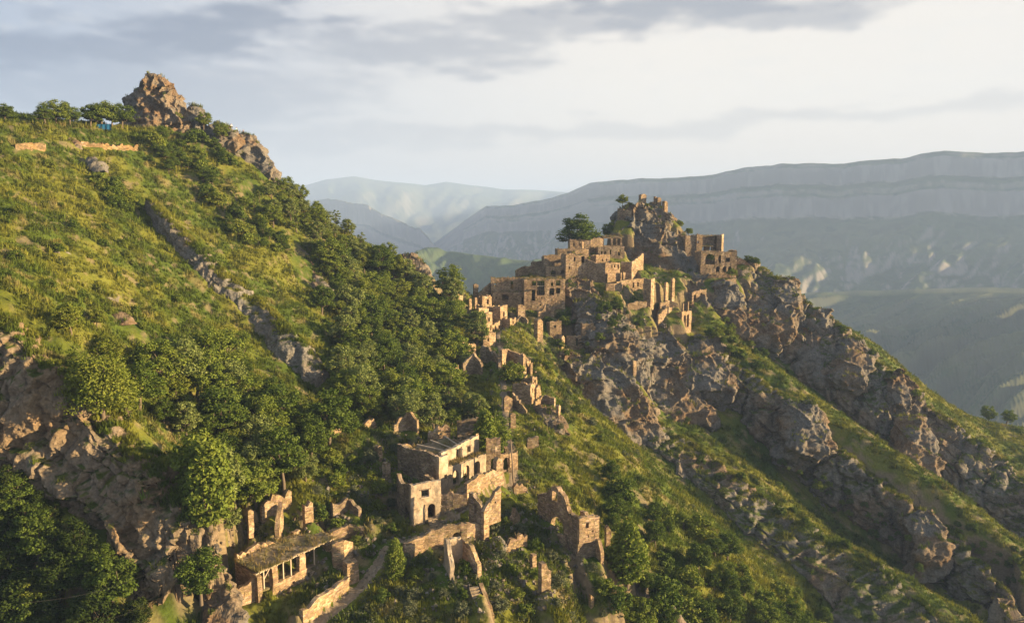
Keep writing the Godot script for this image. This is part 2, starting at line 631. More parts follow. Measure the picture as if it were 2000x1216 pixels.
func make_ground() -> void:
	var v := PackedVector3Array()
	var col := PackedColorArray()
	v.resize(fw * fh)
	col.resize(fw * fh)
	for j in fh:
		for i in fw:
			var k := j * fw + i
			var x := GX0 + i * FINE
			var z := GZ0 + j * FINE
			v[k] = Vector3(x, fine[k], z)
			var n := slope_at(x, z)
			var c := grass_tone(x, z)
			var bare := smoothstep(0.66, 0.48, n.y + n_fine.get_noise_2d(x, z) * 0.2)
			if worn(x, z):
				bare = maxf(bare, 0.7)
			c = c.lerp(Color(0.24, 0.185, 0.115), bare)
			col[k] = c
	structure("hillside", grid_mesh(v, col, fw, fh), M.soil)
	for way in way_points():
		var line: PackedVector3Array = along(way[0], 90)
		var pv := PackedVector3Array()
		var pc := PackedColorArray()
		for i in line.size():
			var t := (line[mini(i + 1, line.size() - 1)] - line[maxi(i - 1, 0)]) * Vector3(1, 0, 1)
			var side := t.normalized().cross(Vector3.UP)
			for s in 5:
				var wide: float = way[1] * (1.0 + n_fine.get_noise_2d(i * 0.9, s * 20.0) * 0.4)
				var p := line[i] + side * (s * 0.5 - 1.0) * wide
				p.y = ht(p.x, p.z) + (0.07 if s > 0 and s < 4 else -0.12) + n_fine.get_noise_2d(p.x * 3.0, p.z * 3.0) * 0.05
				pv.append(p)
				pc.append(Color(0.33, 0.26, 0.18).lerp(Color(0.24, 0.19, 0.13), n_fine.get_noise_2d(p.x, p.z) + 0.5))
		structure("path", grid_mesh(pv, pc, 5, line.size()), M.soil)


# ---------------------------------------------------------------- bare rock
func rock_tone(p: Vector3, n: Vector3, sd: float) -> Color:
	var a := n_fbm.get_noise_3d(p.x * 1.6 + sd, p.y * 1.6, p.z * 1.6)
	var b := n_fine.get_noise_3d(p.x * 0.5, p.y * 0.9, p.z * 0.5 + sd)
	var c := Color(0.30, 0.225, 0.15).lerp(Color(0.26, 0.24, 0.21), smoothstep(-0.25, 0.25, a))
	c = c.lerp(Color(0.35, 0.325, 0.285), smoothstep(0.1, 0.5, n_fine.get_noise_3d(p.x * 0.35 + 60.0, p.y * 0.5, p.z * 0.35 + sd)) * 0.4)
	c = c.lerp(Color(0.26, 0.155, 0.078), smoothstep(0.2, 0.55, b - a) * 0.6)
	c = c.lerp(Color(0.085, 0.078, 0.068), smoothstep(0.15, 0.5, n_fine.get_noise_3d(p.x * 0.8, p.y * 0.25, p.z * 0.8 + 40.0 + sd)) * 0.55)
	var grown := smoothstep(0.68, 0.9, n.y + a * 0.5 + b * 0.25)
	return c.lerp(grass_tone(p.x, p.z), grown)


func crag(p: Vector3, big: float, fine_amp: float, sd: float) -> float:
	# how far a rock face stands out: jointed blocks, cracks between them, then splinters
	var w := Vector3(n_fbm.get_noise_3d(p.x, p.y, p.z + sd), n_fbm.get_noise_3d(p.y + 70.0, p.z, p.x + sd), n_fbm.get_noise_3d(p.z, p.x, p.y + 140.0 + sd)) * 4.0
	var q := (p + w) * Vector3(1.0, 0.5, 1.0)
	var swell := n_fbm.get_noise_3d(p.x * 2.2 + sd, p.y * 1.2, p.z * 2.2) * 1.3
	var block := n_block.get_noise_3d(q.x, q.y, q.z + sd)
	var joint := smoothstep(0.11, 0.0, n_cell.get_noise_3d(q.x, q.y, q.z + sd) + 1.0)
	var q2 := q * 3.1
	var chip := n_block.get_noise_3d(q2.x, q2.y, q2.z + sd * 2.0)
	var seam := smoothstep(0.22, 0.0, n_cell.get_noise_3d(q2.x, q2.y, q2.z + sd * 2.0) + 1.0)
	var edge := n_ridge.get_noise_3d(p.x * 1.3 + sd, p.y * 0.55, p.z * 1.3)
	return (swell * 0.4 + block * 0.36 - joint * 0.5 + (edge - 0.2) * 0.42) * big + (chip * 0.5 - seam * 0.4 + n_fine.get_noise_3d(p.x * 1.3, p.y * 0.8, p.z * 1.3) * 0.9) * fine_amp


func rib(called: String, label: String, crest_line: PackedVector3Array, foot_line: PackedVector3Array, back: float, big: float, small: float, step: float, sd: float, belly := 1.5, bed := 0.35, pale := 0.0) -> void:
	var length := 0.0
	for i in crest_line.size() - 1:
		length += crest_line[i].distance_to(crest_line[i + 1])
	var h := int(length / step)
	var crest := along(crest_line, h)
	var foot := along(foot_line, h)
	var rise := crest[h / 2].distance_to(foot[h / 2])
	var wf := int((rise + 3.0) / step)
	var wb := int((back + 4.0) / step)
	var w := wf + wb
	var v := PackedVector3Array()
	v.resize(w * h)
	for j in h:
		var up := crest[j] - foot[j]
		var dir := (crest[mini(j + 2, h - 1)] - crest[maxi(j - 2, 0)]).normalized()
		var away := dir.cross(Vector3.UP).normalized()
		if away.dot(up * Vector3(1, 0, 1)) < 0.0:
			away = -away
		var jag := n_cell2.get_noise_2d(j * step * 0.35, sd * 3.0) * 1.0 + n_fine.get_noise_2d(j * step, sd) * 1.0
		var wane := smoothstep(0.0, 4.0, j * step) * smoothstep(0.0, 4.0 if belly > 0.5 else 1.0, (h - 1 - j) * step)
		for i in w:
			var p: Vector3
			if i < wf:
				var t := float(i) / (wf - 1)
				var tt := t * (1.0 + 3.0 / rise) - 3.0 / rise
				var bend := pow(maxf(tt, 0.0), 1.25)
				p = foot[j] + Vector3(up.x * bend, up.y * tt, up.z * bend)
				p -= away * (sin(pow(clampf(tt, 0.0, 1.0), 1.5) * PI) * belly + n_block.get_noise_2d(tt * rise * 6.0 + n_fbm.get_noise_2d(j * step, tt * rise) * 9.0, sd) * bed)
				p.y += jag * big * 0.35 * maxf(tt, 0.0)
			else:
				var t := float(i - wf + 1) / wb
				var g := crest[j] + away * (t * (back + 2.0))
				var drop := t * t
				p = g + Vector3.UP * (jag * big * 0.35 * (1.0 - t))
				p.y = lerpf(p.y, ht(g.x, g.z) - 1.6, smoothstep(0.15, 1.0, drop * 0.6 + t * 0.4))
			v[j * w + i] = p - Vector3.UP * (1.0 - wane) * 5.0
	push_out(v, w, h, big, small, sd, false)
	var col := PackedColorArray()
	col.resize(w * h)
	for j in h:
		for i in w:
			var du := v[j * w + mini(i + 1, w - 1)] - v[j * w + maxi(i - 1, 0)]
			var dv := v[mini(j + 1, h - 1) * w + i] - v[maxi(j - 1, 0) * w + i]
			var n := du.cross(dv).normalized()
			col[j * w + i] = rock_tone(v[j * w + i], n if n.y > 0.0 else -n, sd).lerp(Color(0.36, 0.34, 0.30) if pale > 0.0 else Color(0.40, 0.285, 0.165), absf(pale) * smoothstep(0.85, 0.55, absf(n.y)))
			settle(v[j * w + i])
			if absf(n.y) > 0.62 and i > wf - 4:
				grassy.append(v[j * w + i])
	tag(put(called, grid_mesh(v, col, w, h), M.rock), label, "rock outcrop")


func settle(p: Vector3) -> void:
	# plants and stones may stand on the rock
	var i := int((p.x - GX0) / FINE + 0.5)
	var j := int((p.z - GZ0) / FINE + 0.5)
	if i >= 0 and j >= 0 and i < fw and j < fh:
		fine[j * fw + i] = maxf(fine[j * fw + i], p.y)
		rocky[j * fw + i] = 1


func ground_rib(label: String, crest_px: Array, foot_px: Array, back: float, small: float, sd: float, pale: float) -> void:
	# a low natural wall of rock standing up out of the slope
	var foot := PackedVector3Array()
	var crest := PackedVector3Array()
	for i in range(0, foot_px.size(), 2):
		var f := spot(foot_px[i], foot_px[i + 1])
		foot.append(f)
		crest.append(P(crest_px[i], crest_px[i + 1], depth_of(f) + 1.2))
	rib("rock_outcrop", label, crest, foot, back, 0.9, small * 0.6, 0.25, sd, 0.3, 0.3, pale)


func push_out(v: PackedVector3Array, w: int, h: int, big: float, small: float, sd: float, closed: bool) -> void:
	var base := v.duplicate()
	for j in h:
		for i in w:
			var il := (i - 2 + w) % w if closed else maxi(i - 2, 0)
			var ir := (i + 2) % w if closed else mini(i + 2, w - 1)
			var du := base[j * w + ir] - base[j * w + il]
			var dv := base[mini(j + 2, h - 1) * w + i] - base[maxi(j - 2, 0) * w + i]
			var n := dv.cross(du).normalized()
			if not closed and n.y < 0.0 and n.z < 0.0:
				n = -n
			v[j * w + i] = base[j * w + i] + n * Vector3(1.0, 0.55, 1.0) * crag(base[j * w + i], big, small, sd)


func loft_rock(called: String, label: String, levels: Array, deep: float, big: float, small: float, step: float, sd: float, category := "rock outcrop", group := "") -> void:
	# a crag from its outline at several heights: [down, left, right, distance], top first
	var n := levels.size()
	var mids := PackedVector3Array()
	var half := PackedFloat32Array()
	for l in levels:
		mids.append((P(l[1], l[0], l[3]) + P(l[2], l[0], l[3])) * 0.5)
		half.append((l[2] - l[1]) * 0.5 * l[3] / FOCAL)
	if category != "boulder":
		# rooted in the hill: the rock goes on below the ground and back into the slope
		mids.append(mids[n - 1] + Vector3(0, -6.0, -3.0))
		half.append(half[n - 1] * 1.15)
		n += 1
	var tall := mids[0].y - mids[n - 1].y
	var widest := 0.0
	for x in half:
		widest = maxf(widest, x)
	var h := maxi(int((tall * 1.2 + widest) / step), 8)
	var w := maxi(int(widest * (1.0 + deep) * 3.3 / step), 12)
	var v := PackedVector3Array()
	v.resize(w * h)
	for j in h:
		var t := float(j) / (h - 1) * n - 1.0
		var m: Vector3
		var r: float
		if t < 0.0:
			# the rounded top
			m = mids[0] + Vector3.UP * half[0] * 0.25 * sin(-t * PI * 0.5)
			r = half[0] * cos(-t * PI * 0.5)
		else:
			var k := mini(int(t), n - 2)
			var f := t - k
			m = mids[k].lerp(mids[k + 1], f)
			r = lerpf(half[k], half[k + 1], f)
		for i in w:
			var a := TAU * i / w
			var cx := cos(a)
			var cz := sin(a)
			var ledge := n_block.get_noise_2d(m.y * 5.0 + n_fbm.get_noise_2d(a * 9.0, m.y) * 10.0, sd) * big * 0.16
			v[j * w + i] = m + Vector3(cx, 0, cz) * ledge + Vector3(signf(cx) * pow(absf(cx), 0.8) * r, 0.0, signf(cz) * pow(absf(cz), 0.8) * r * deep)
	push_out(v, w, h, big, small, sd, true)
	var col := PackedColorArray()
	col.resize(w * h)
	for j in h:
		for i in w:
			var du := v[j * w + (i + 1) % w] - v[j * w + (i - 1 + w) % w]
			var dv := v[mini(j + 1, h - 1) * w + i] - v[maxi(j - 1, 0) * w + i]
			col[j * w + i] = rock_tone(v[j * w + i], dv.cross(du).normalized(), sd)
			settle(v[j * w + i])
	tag(put(called, grid_mesh(v, col, w, h, true, true), M.rock), label, category, group)


# ---------------------------------------------------------------- far country
func far_slope(called: String, crest_list: PackedVector3Array, n: int, k: int, run: float, foot_y: float, cliffs: bool, gully: float, pitch: float, skew: float, sd: float, rock_share: float, tones: Array, rough := 0.0) -> void:
	var crest := PackedVector3Array()
	var c := Curve3D.new()
	c.bake_interval = 20.0
	for i in crest_list.size():
		c.add_point(crest_list[i])
	var total := c.get_baked_length()
	var kb := 6
	var v := PackedVector3Array()
	var col := PackedColorArray()
	for i in n:
		var s := total * i / (n - 1)
		crest.append(c.sample_baked(s))
	var h := k + kb
	v.resize(n * h)
	col.resize(n * h)
	for i in n:
		var s := total * i / (n - 1)
		var p := crest[i]
		p.y += (n_fbm.get_noise_1d(s / pitch * 12.0 + sd) * 0.9 + n_fine.get_noise_1d(s / pitch * 5.0 + sd) * 0.4) * rough
		var fwd := -(p * Vector3(1, 0, 1)).normalized()
		for j in h:
			var q: Vector3
			var t := float(j - kb) / (k - 1)
			if j < kb:
				q = p - fwd * run * 0.16 * (kb - j)
				q.y = p.y - (p.y - foot_y) * 0.05 * (kb - j) * (0.25 if cliffs else 1.0)
			else:
				var f := t
				var wob := n_fbm.get_noise_2d(s / pitch * 9.0 + sd, 0.0) * 0.03 + n_fine.get_noise_2d(s / pitch * 14.0 + sd, t * 9.0) * 0.012
				if cliffs:
					var g := t + wob
					f = 0.04 * smoothstep(0.0, 0.03, g) + 0.13 * smoothstep(0.03, 0.05, g) + 0.06 * smoothstep(0.05, 0.13, g) + 0.12 * smoothstep(0.13, 0.155, g) + 0.65 * (1.0 - pow(1.0 - clampf((g - 0.1) / 0.9, 0.0, 1.0), 1.7))
				else:
					f = lerpf(t, 1.0 - pow(1.0 - t, 1.6), 0.6)
				var u := (s + skew * t * run) / pitch
				var cut := absf(n_fbm.get_noise_2d(u * 22.0 + sd, t * 14.0 + sd)) * 1.7 + absf(n_fbm.get_noise_2d(u * 60.0 + sd, t * 30.0)) * 0.7 + absf(n_fbm.get_noise_2d(u * 190.0 + sd, t * 100.0)) * 0.3
				q = p + fwd * run * t
				q.y = lerpf(p.y, foot_y, f) + (cut - 0.35) * gully * (sqrt(clampf(t * 4.0, 0.0, 1.0)) if not cliffs else 0.12 + smoothstep(0.12, 0.4, t)) * (1.0 - t * 0.5)
			v[j * n + i] = q
	for j in h:
		for i in n:
			var du := v[j * n + mini(i + 1, n - 1)] - v[j * n + maxi(i - 1, 0)]
			var dv := v[mini(j + 1, h - 1) * n + i] - v[maxi(j - 1, 0) * n + i]
			var nn := du.cross(dv).normalized()
			var p := v[j * n + i]
			var a := n_fbm.get_noise_2d(p.x / pitch * 30.0, p.z / pitch * 30.0 + sd)
			var cc: Color = (tones[0] as Color).lerp(tones[1], smoothstep(-0.3, 0.35, a))
			var a2 := n_fine.get_noise_2d(p.x / pitch * 26.0, p.z / pitch * 26.0 + sd)
			cc = cc * (1.0 + a2 * 0.5)
			cc = cc.lerp(Color(0.03, 0.042, 0.016), smoothstep(0.18, 0.4, a2 - a * 0.5) * 0.7)
			cc = cc.lerp(tones[2], rock_share * smoothstep(0.88, 0.66, absf(nn.y) + a * 0.12 + a2 * 0.08))
			if cliffs:
				# pale beds of harder rock run along the brow
				var tt := float(j - kb) / (k - 1) + n_fbm.get_noise_2d(s_of(i, total, n) / pitch * 9.0 + sd, 0.0) * 0.02
				var bed := maxf(smoothstep(0.02, 0.035, tt) * smoothstep(0.065, 0.05, tt), maxf(smoothstep(0.09, 0.10, tt) * smoothstep(0.12, 0.11, tt) * 0.6, smoothstep(0.128, 0.14, tt) * smoothstep(0.175, 0.155, tt)))
				cc = cc.lerp(Color(0.33, 0.30, 0.26), bed * smoothstep(-0.05, 0.4, a2 + a * 0.8 + n_fbm.get_noise_2d(s_of(i, total, n) * 0.9, tt * 900.0) * 0.7) * 0.5)
			col[j * n + i] = cc
	structure(called, grid_mesh(v, col, n, h), M.far)


func s_of(i: int, total: float, n: int) -> float:
	return total * i / (n - 1)


func far_country() -> void:
	var green := Color(0.062, 0.085, 0.03)
	var olive := Color(0.09, 0.098, 0.045)
	var stone := Color(0.21, 0.19, 0.16)
	far_slope("mountain", pts([780, 520, 4300, 850, 486, 4000, 880, 455, 3900, 905, 432, 3800, 930, 416, 3750, 950, 402, 3700, 975, 401, 3600, 1010, 399, 3500, 1060, 389, 3350, 1110, 377, 3200, 1150, 360, 3100, 1200, 353, 3000, 1260, 351, 2900, 1330, 348, 2800, 1390, 341, 2700, 1450, 328, 2600, 1530, 320, 2500, 1600, 318, 2450, 1650, 319, 2400, 1700, 312, 2350, 1760, 310, 2300, 1800, 300, 2260, 1845, 295, 2240, 1880, 299, 2220, 1930, 303, 2200, 1960, 301, 2180, 2000, 298, 2160, 2100, 300, 2100, 2300, 310, 2000]),
		620, 150, 1150.0, -250.0, true, 60.0, 900.0, 0.25, 10.0, 1.0, [green, olive, stone], 10.0)
	far_slope("mountain", pts([400, 420, 7200, 520, 385, 7200, 590, 366, 7100, 640, 350, 7000, 690, 344, 7000, 730, 350, 7000, 790, 356, 7000, 830, 361, 7100, 870, 355, 7200, 920, 362, 7300, 980, 370, 7400, 1050, 371, 7500, 1110, 376, 7500, 1250, 390, 7500]),
		160, 40, 2600.0, -700.0, false, 200.0, 2600.0, 0.3, 60.0, 0.5, [green, olive, stone], 40.0)
	far_slope("mountain", pts([540, 420, 4300, 600, 398, 4200, 640, 391, 4100, 680, 395, 4000, 720, 402, 3950, 745, 418, 3900, 770, 428, 3850, 800, 440, 3800, 820, 450, 3760, 840, 468, 3720, 855, 490, 3700, 880, 525, 3650]),
		220, 90, 900.0, -560.0, true, 90.0, 700.0, -0.2, 90.0, 1.0, [Color(0.05, 0.06, 0.035), Color(0.09, 0.09, 0.05), stone], 14.0)
	far_slope("hill", pts([660, 520, 1750, 780, 500, 1650, 830, 497, 1600, 880, 492, 1560, 920, 497, 1520, 980, 506, 1480, 1050, 515, 1450, 1200, 530, 1400, 1400, 560, 1400]),
		200, 90, 900.0, -330.0, false, 75.0, 420.0, 0.5, 130.0, 0.1, [Color(0.06, 0.095, 0.028), Color(0.10, 0.115, 0.04), stone], 8.0)
	far_slope("hill", pts([1400, 590, 1700, 1500, 577, 1640, 1580, 570, 1600, 1660, 572, 1560, 1740, 568, 1520, 1850, 574, 1460, 1930, 570, 1420, 2000, 575, 1380, 2150, 580, 1300, 2400, 585, 1200]),
		340, 150, 1050.0, -330.0, false, 95.0, 520.0, 0.75, 170.0, 0.45, [Color(0.055, 0.075, 0.025), Color(0.10, 0.105, 0.045), Color(0.14, 0.13, 0.085)], 20.0)
	# the valley floor below everything
	var v := PackedVector3Array()
	var col := PackedColorArray()
	for j in 70:
		for i in 90:
			var d := 240.0 * pow(1.055, j)
			var x := (i - 44.5) / 44.5 * 1.0 * d
			var y := -335.0 + n_fbm.get_noise_2d(x * 0.08, d * 0.08) * 40.0 - smoothstep(2500.0, 7000.0, d) * 320.0
			v.append(Vector3(x, y, -d))
			col.append(Color(0.06, 0.085, 0.03).lerp(Color(0.11, 0.11, 0.05), n_fbm.get_noise_2d(x * 0.2, d * 0.2) + 0.5))
	structure("valley_floor", grid_mesh(v, col, 90, 70, false, true), M.far)


func bare_rocks() -> void:
	var r := rib_lines()
	rib("rock_ridge", "long grey and tan rock ridge on the right below the house with three arches", r.C[0], r.C[1], 3.0, 3.2, 0.8, 0.34, 0.0, 1.5, 0.4, 0.3)
	rib("rock_ridge", "rock ridge topped by a sunlit grass strip, middle one of three on the right", r.B[0], r.B[1], 2.5, 2.8, 0.8, 0.34, 31.0, 1.5, 0.4, 0.15)
	rib("rock_ridge", "lowest rock ridge on the right, above the shaded gully and the bushy green slope", r.A[0], r.A[1], 3.0, 2.4, 0.8, 0.34, 57.0, 1.5, 0.4, 0.2)
	rib("rock_slab", "huge tilted tan rock slab over the dark gully at the left edge", r.slab[0], r.slab[1], 3.0, 0.9, 1.2, 0.21, 83.0, 0.3, 0.5, -0.5)
	ground_rib("narrow wall-like grey rock band running down the left grass slope",
		[271, 374, 313, 415, 350, 449, 395, 490, 436, 535, 489, 576, 514, 595, 542, 622, 572, 652, 602, 688, 634, 733],
		[282, 408, 318, 460, 341, 487, 372, 519, 400, 549, 444, 582, 476, 617, 506, 655, 537, 695, 575, 722, 614, 752], 1.4, 0.9, 101.0, 0.6)
	ground_rib("short rock rib on the grass above the tilted slab",
		[248, 652, 262, 656, 278, 664, 300, 680, 326, 704, 346, 724, 356, 742], [252, 674, 262, 682, 280, 700, 300, 718, 318, 744, 334, 756, 346, 764], 1.1, 0.9, 190.0, 0.2)
	ground_rib("broken line of pale rock low on the open left slope",
		[140, 534, 165, 540, 190, 556, 215, 572, 238, 584], [142, 548, 165, 556, 188, 572, 212, 584, 234, 592], 0.9, 0.6, 195.0, 0.4)
	ground_rib("little grey rock edge high on the open left slope",
		[84, 452, 100, 468, 116, 484, 128, 500], [82, 464, 98, 482, 112, 496, 122, 508], 0.8, 0.6, 198.0, 0.3)
	loft_rock("rock_peak", "pointed rocky peak on top of the left hill against the sky",
		[[150, 292, 308, 192], [163, 288, 326, 192], [180, 272, 342, 192], [197, 262, 354, 192], [222, 254, 368, 192], [240, 248, 384, 192], [268, 240, 408, 192], [300, 232, 430, 190]], 0.7, 2.1, 1.0, 0.3, 120.0)
	loft_rock("rock_peak", "craggy tan summit rock of the village crowned by ruined tower stumps",
		[[408, 1218, 1280, 247.5], [420, 1212, 1306, 247], [444, 1204, 1322, 246], [472, 1194, 1342, 245], [505, 1192, 1368, 242], [545, 1206, 1396, 237], [590, 1226, 1404, 231], [640, 1240, 1390, 224]], 0.55, 2.5, 1.0, 0.33, 140.0)
	loft_rock("rock_outcrop", "brown rock face between the largest house and the dark bushes of the upper village",
		[[548, 1106, 1150, 211], [575, 1110, 1176, 208], [605, 1118, 1204, 204], [640, 1130, 1232, 200], [690, 1140, 1270, 196], [760, 1140, 1270, 191]], 0.5, 2.4, 0.9, 0.33, 210.0)
	loft_rock("rock_outcrop", "brown rock under the ledge ruins at the head of the gully",
		[[694, 1094, 1132, 192], [715, 1096, 1200, 189.5], [750, 1104, 1240, 187], [800, 1130, 1270, 183], [870, 1150, 1290, 178]], 0.4, 2.4, 0.9, 0.33, 220.0)
	loft_rock("rock_outcrop", "pinkish rock face under the house with two slender arches",
		[[640, 1232, 1300, 208], [665, 1205, 1330, 205], [700, 1196, 1345, 202], [750, 1205, 1370, 198], [820, 1220, 1390, 192]], 0.4, 2.6, 0.9, 0.33, 225.0)
	loft_rock("rock_outcrop", "dark weathered rock on the crest above the end of the wood",
		[[498, 787, 812, 195], [510, 780, 822, 195], [532, 776, 836, 193]], 0.8, 1.0, 0.6, 0.3, 230.0)
	loft_rock("rock_outcrop", "small crag carrying a ruined wall right of the path",
		[[796, 1050, 1084, 141], [815, 1052, 1102, 139.6], [842, 1062, 1114, 138]], 0.6, 0.9, 0.5, 0.25, 240.0)
	for q in [
			["largest rounded rock tower leaning on the rightmost ridge", [[608, 1582, 1616, 227.5], [640, 1570, 1626, 226], [690, 1556, 1622, 222], [745, 1548, 1606, 217]], 400.0],
			["blocky rock bastion high on the rightmost ridge against the valley", [[550, 1508, 1554, 232.5], [590, 1492, 1566, 229], [645, 1482, 1560, 223]], 410.0],
			["big rounded grey rock under the three-arched ruin", [[582, 1448, 1494, 231], [618, 1432, 1510, 227], [665, 1442, 1520, 222]], 420.0],
			["tall split rock under the brown terrace wall of the three-arched ruin", [[556, 1398, 1440, 229], [600, 1390, 1452, 226], [650, 1402, 1470, 222]], 430.0],
			["smooth pale rock head on the rightmost ridge below the rock tower", [[664, 1644, 1688, 220], [692, 1630, 1704, 218], [740, 1618, 1696, 213]], 440.0],
			["pointed rock tooth on the rightmost ridge near the meadow", [[728, 1744, 1772, 212], [748, 1736, 1788, 211], [785, 1732, 1784, 208]], 450.0],
			["pinkish rock head on the middle ridge below the house with two slender arches", [[664, 1340, 1400, 207.5], [700, 1312, 1412, 204.5], [750, 1322, 1440, 199]], 460.0],
			["angular rock block halfway down the middle ridge", [[790, 1540, 1590, 189], [820, 1530, 1616, 187], [866, 1536, 1622, 183]], 470.0],
			["reddish rock block low on the middle ridge", [[1000, 1790, 1826, 168], [1030, 1780, 1842, 166], [1076, 1790, 1850, 162]], 480.0],
			["grey angular block halfway down the rightmost ridge", [[822, 1752, 1806, 201], [860, 1744, 1826, 198], [915, 1756, 1830, 193]], 490.0]]:
		loft_rock("rock_outcrop", q[0], q[1], 0.75, 1.9, 0.8, 0.3, q[2])
	loft_rock("boulder", "grey boulder on the hilltop grass left of the rocky peak",
		[[270, 132, 146, 157], [278, 126, 156, 156.5], [294, 124, 162, 155.5]], 0.8, 0.7, 0.4, 0.2, 250.0, "boulder")
	loft_rock("boulder", "grey rock in the grass below the boulder, at the end of the ochre wall",
		[[306, 172, 186, 152], [318, 172, 200, 151], [336, 180, 212, 149.5]], 0.8, 0.7, 0.4, 0.2, 255.0, "boulder")
	loft_rock("boulder", "small pale rock on the open left slope, upper of two",
		[[528, 148, 172, 121], [540, 150, 196, 120], [552, 160, 206, 119]], 0.7, 0.6, 0.4, 0.18, 260.0, "boulder")
	loft_rock("boulder", "small pale rock on the open left slope, lower of two",
		[[612, 220, 246, 109], [622, 218, 254, 108.5], [634, 224, 256, 108]], 0.8, 0.5, 0.3, 0.15, 265.0, "boulder")
	loft_rock("boulder", "pale slab of rock at the bottom edge, left of the bushy slope",
		[[1140, 1238, 1262, 104], [1160, 1232, 1268, 103], [1186, 1236, 1262, 102]], 0.7, 0.8, 0.5, 0.18, 270.0, "boulder")
	loft_rock("boulder", "jagged grey rock at the very bottom right of the ruins",
		[[1180, 1292, 1312, 104], [1200, 1286, 1330, 103], [1235, 1288, 1340, 102]], 0.7, 0.8, 0.5, 0.18, 275.0, "boulder")
	loft_rock("boulder", "big rounded boulder beside the plastered room under the path bend",
		[[1052, 962, 980, 97.5], [1064, 956, 988, 96.5], [1086, 960, 986, 95.5]], 0.8, 0.5, 0.3, 0.15, 280.0, "boulder")
	loft_rock("rock_outcrop", "large brown rock face just right of and below the left peak",
		[[268, 458, 492, 191], [290, 452, 508, 190], [315, 458, 530, 189], [340, 470, 545, 188], [365, 490, 545, 187], [385, 510, 550, 186]], 0.5, 1.3, 0.7, 0.33, 160.0)
	loft_rock("rock_outcrop", "pale boulder-like rock under the bushes, left below the large brown rock face",
		[[345, 452, 478, 181], [362, 440, 492, 180], [385, 436, 492, 178], [402, 450, 488, 176]], 0.6, 1.4, 0.6, 0.35, 170.0)
	loft_rock("rock_outcrop", "bare rock among the trees in the middle of the left hillside",
		[[478, 552, 578, 171], [495, 544, 596, 170], [520, 556, 610, 167], [545, 575, 632, 164], [568, 596, 652, 162], [590, 625, 660, 160]], 0.4, 1.5, 0.6, 0.32, 180.0)
	loft_rock("rock_outcrop", "rock ledge joining the lone round tree to the large brown rock face",
		[[244, 404, 436, 189.5], [258, 400, 462, 189], [282, 404, 474, 187.5]], 0.5, 1.4, 0.8, 0.3, 320.0)
	loft_rock("boulder", "leaning pale rock flake at the left end of the gallery house",
		[[1102, 398, 410, 83], [1118, 402, 420, 82.8], [1144, 414, 432, 82.4]], 0.4, 0.4, 0.3, 0.14, 325.0, "boulder")
	loft_rock("rock_outcrop", "dark broken rocks under the left end of the gallery house",
		[[1150, 402, 446, 81.5], [1180, 396, 462, 80.8], [1225, 392, 470, 79.5]], 0.6, 1.2, 0.7, 0.2, 330.0)
	loft_rock("rock_outcrop", "grey shoulder on the left foot of the pointed peak",
		[[186, 258, 286, 191], [205, 250, 300, 190.5], [240, 242, 310, 190], [285, 238, 322, 188]], 0.6, 1.6, 0.8, 0.3, 300.0)
	loft_rock("rock_outcrop", "rock on the right foot of the pointed peak beside the lone round tree",
		[[214, 370, 386, 190.5], [232, 362, 398, 190], [252, 366, 398, 189]], 0.6, 1.3, 0.7, 0.3, 305.0)
	loft_rock("rock_outcrop", "pale rock among the bushes straight below the pointed peak",
		[[262, 336, 360, 186], [282, 328, 374, 185], [304, 336, 384, 183.5]], 0.6, 1.3, 0.7, 0.3, 310.0)
	loft_rock("rock_outcrop", "pale rock between the pointed peak and the large brown rock face",
		[[284, 372, 396, 184], [304, 362, 410, 182.5], [328, 372, 414, 181]], 0.6, 1.3, 0.7, 0.3, 315.0)


# ---------------------------------------------------------------- masonry
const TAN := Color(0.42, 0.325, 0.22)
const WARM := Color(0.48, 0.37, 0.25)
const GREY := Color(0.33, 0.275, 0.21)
const CLAY := Color(0.52, 0.40, 0.27)


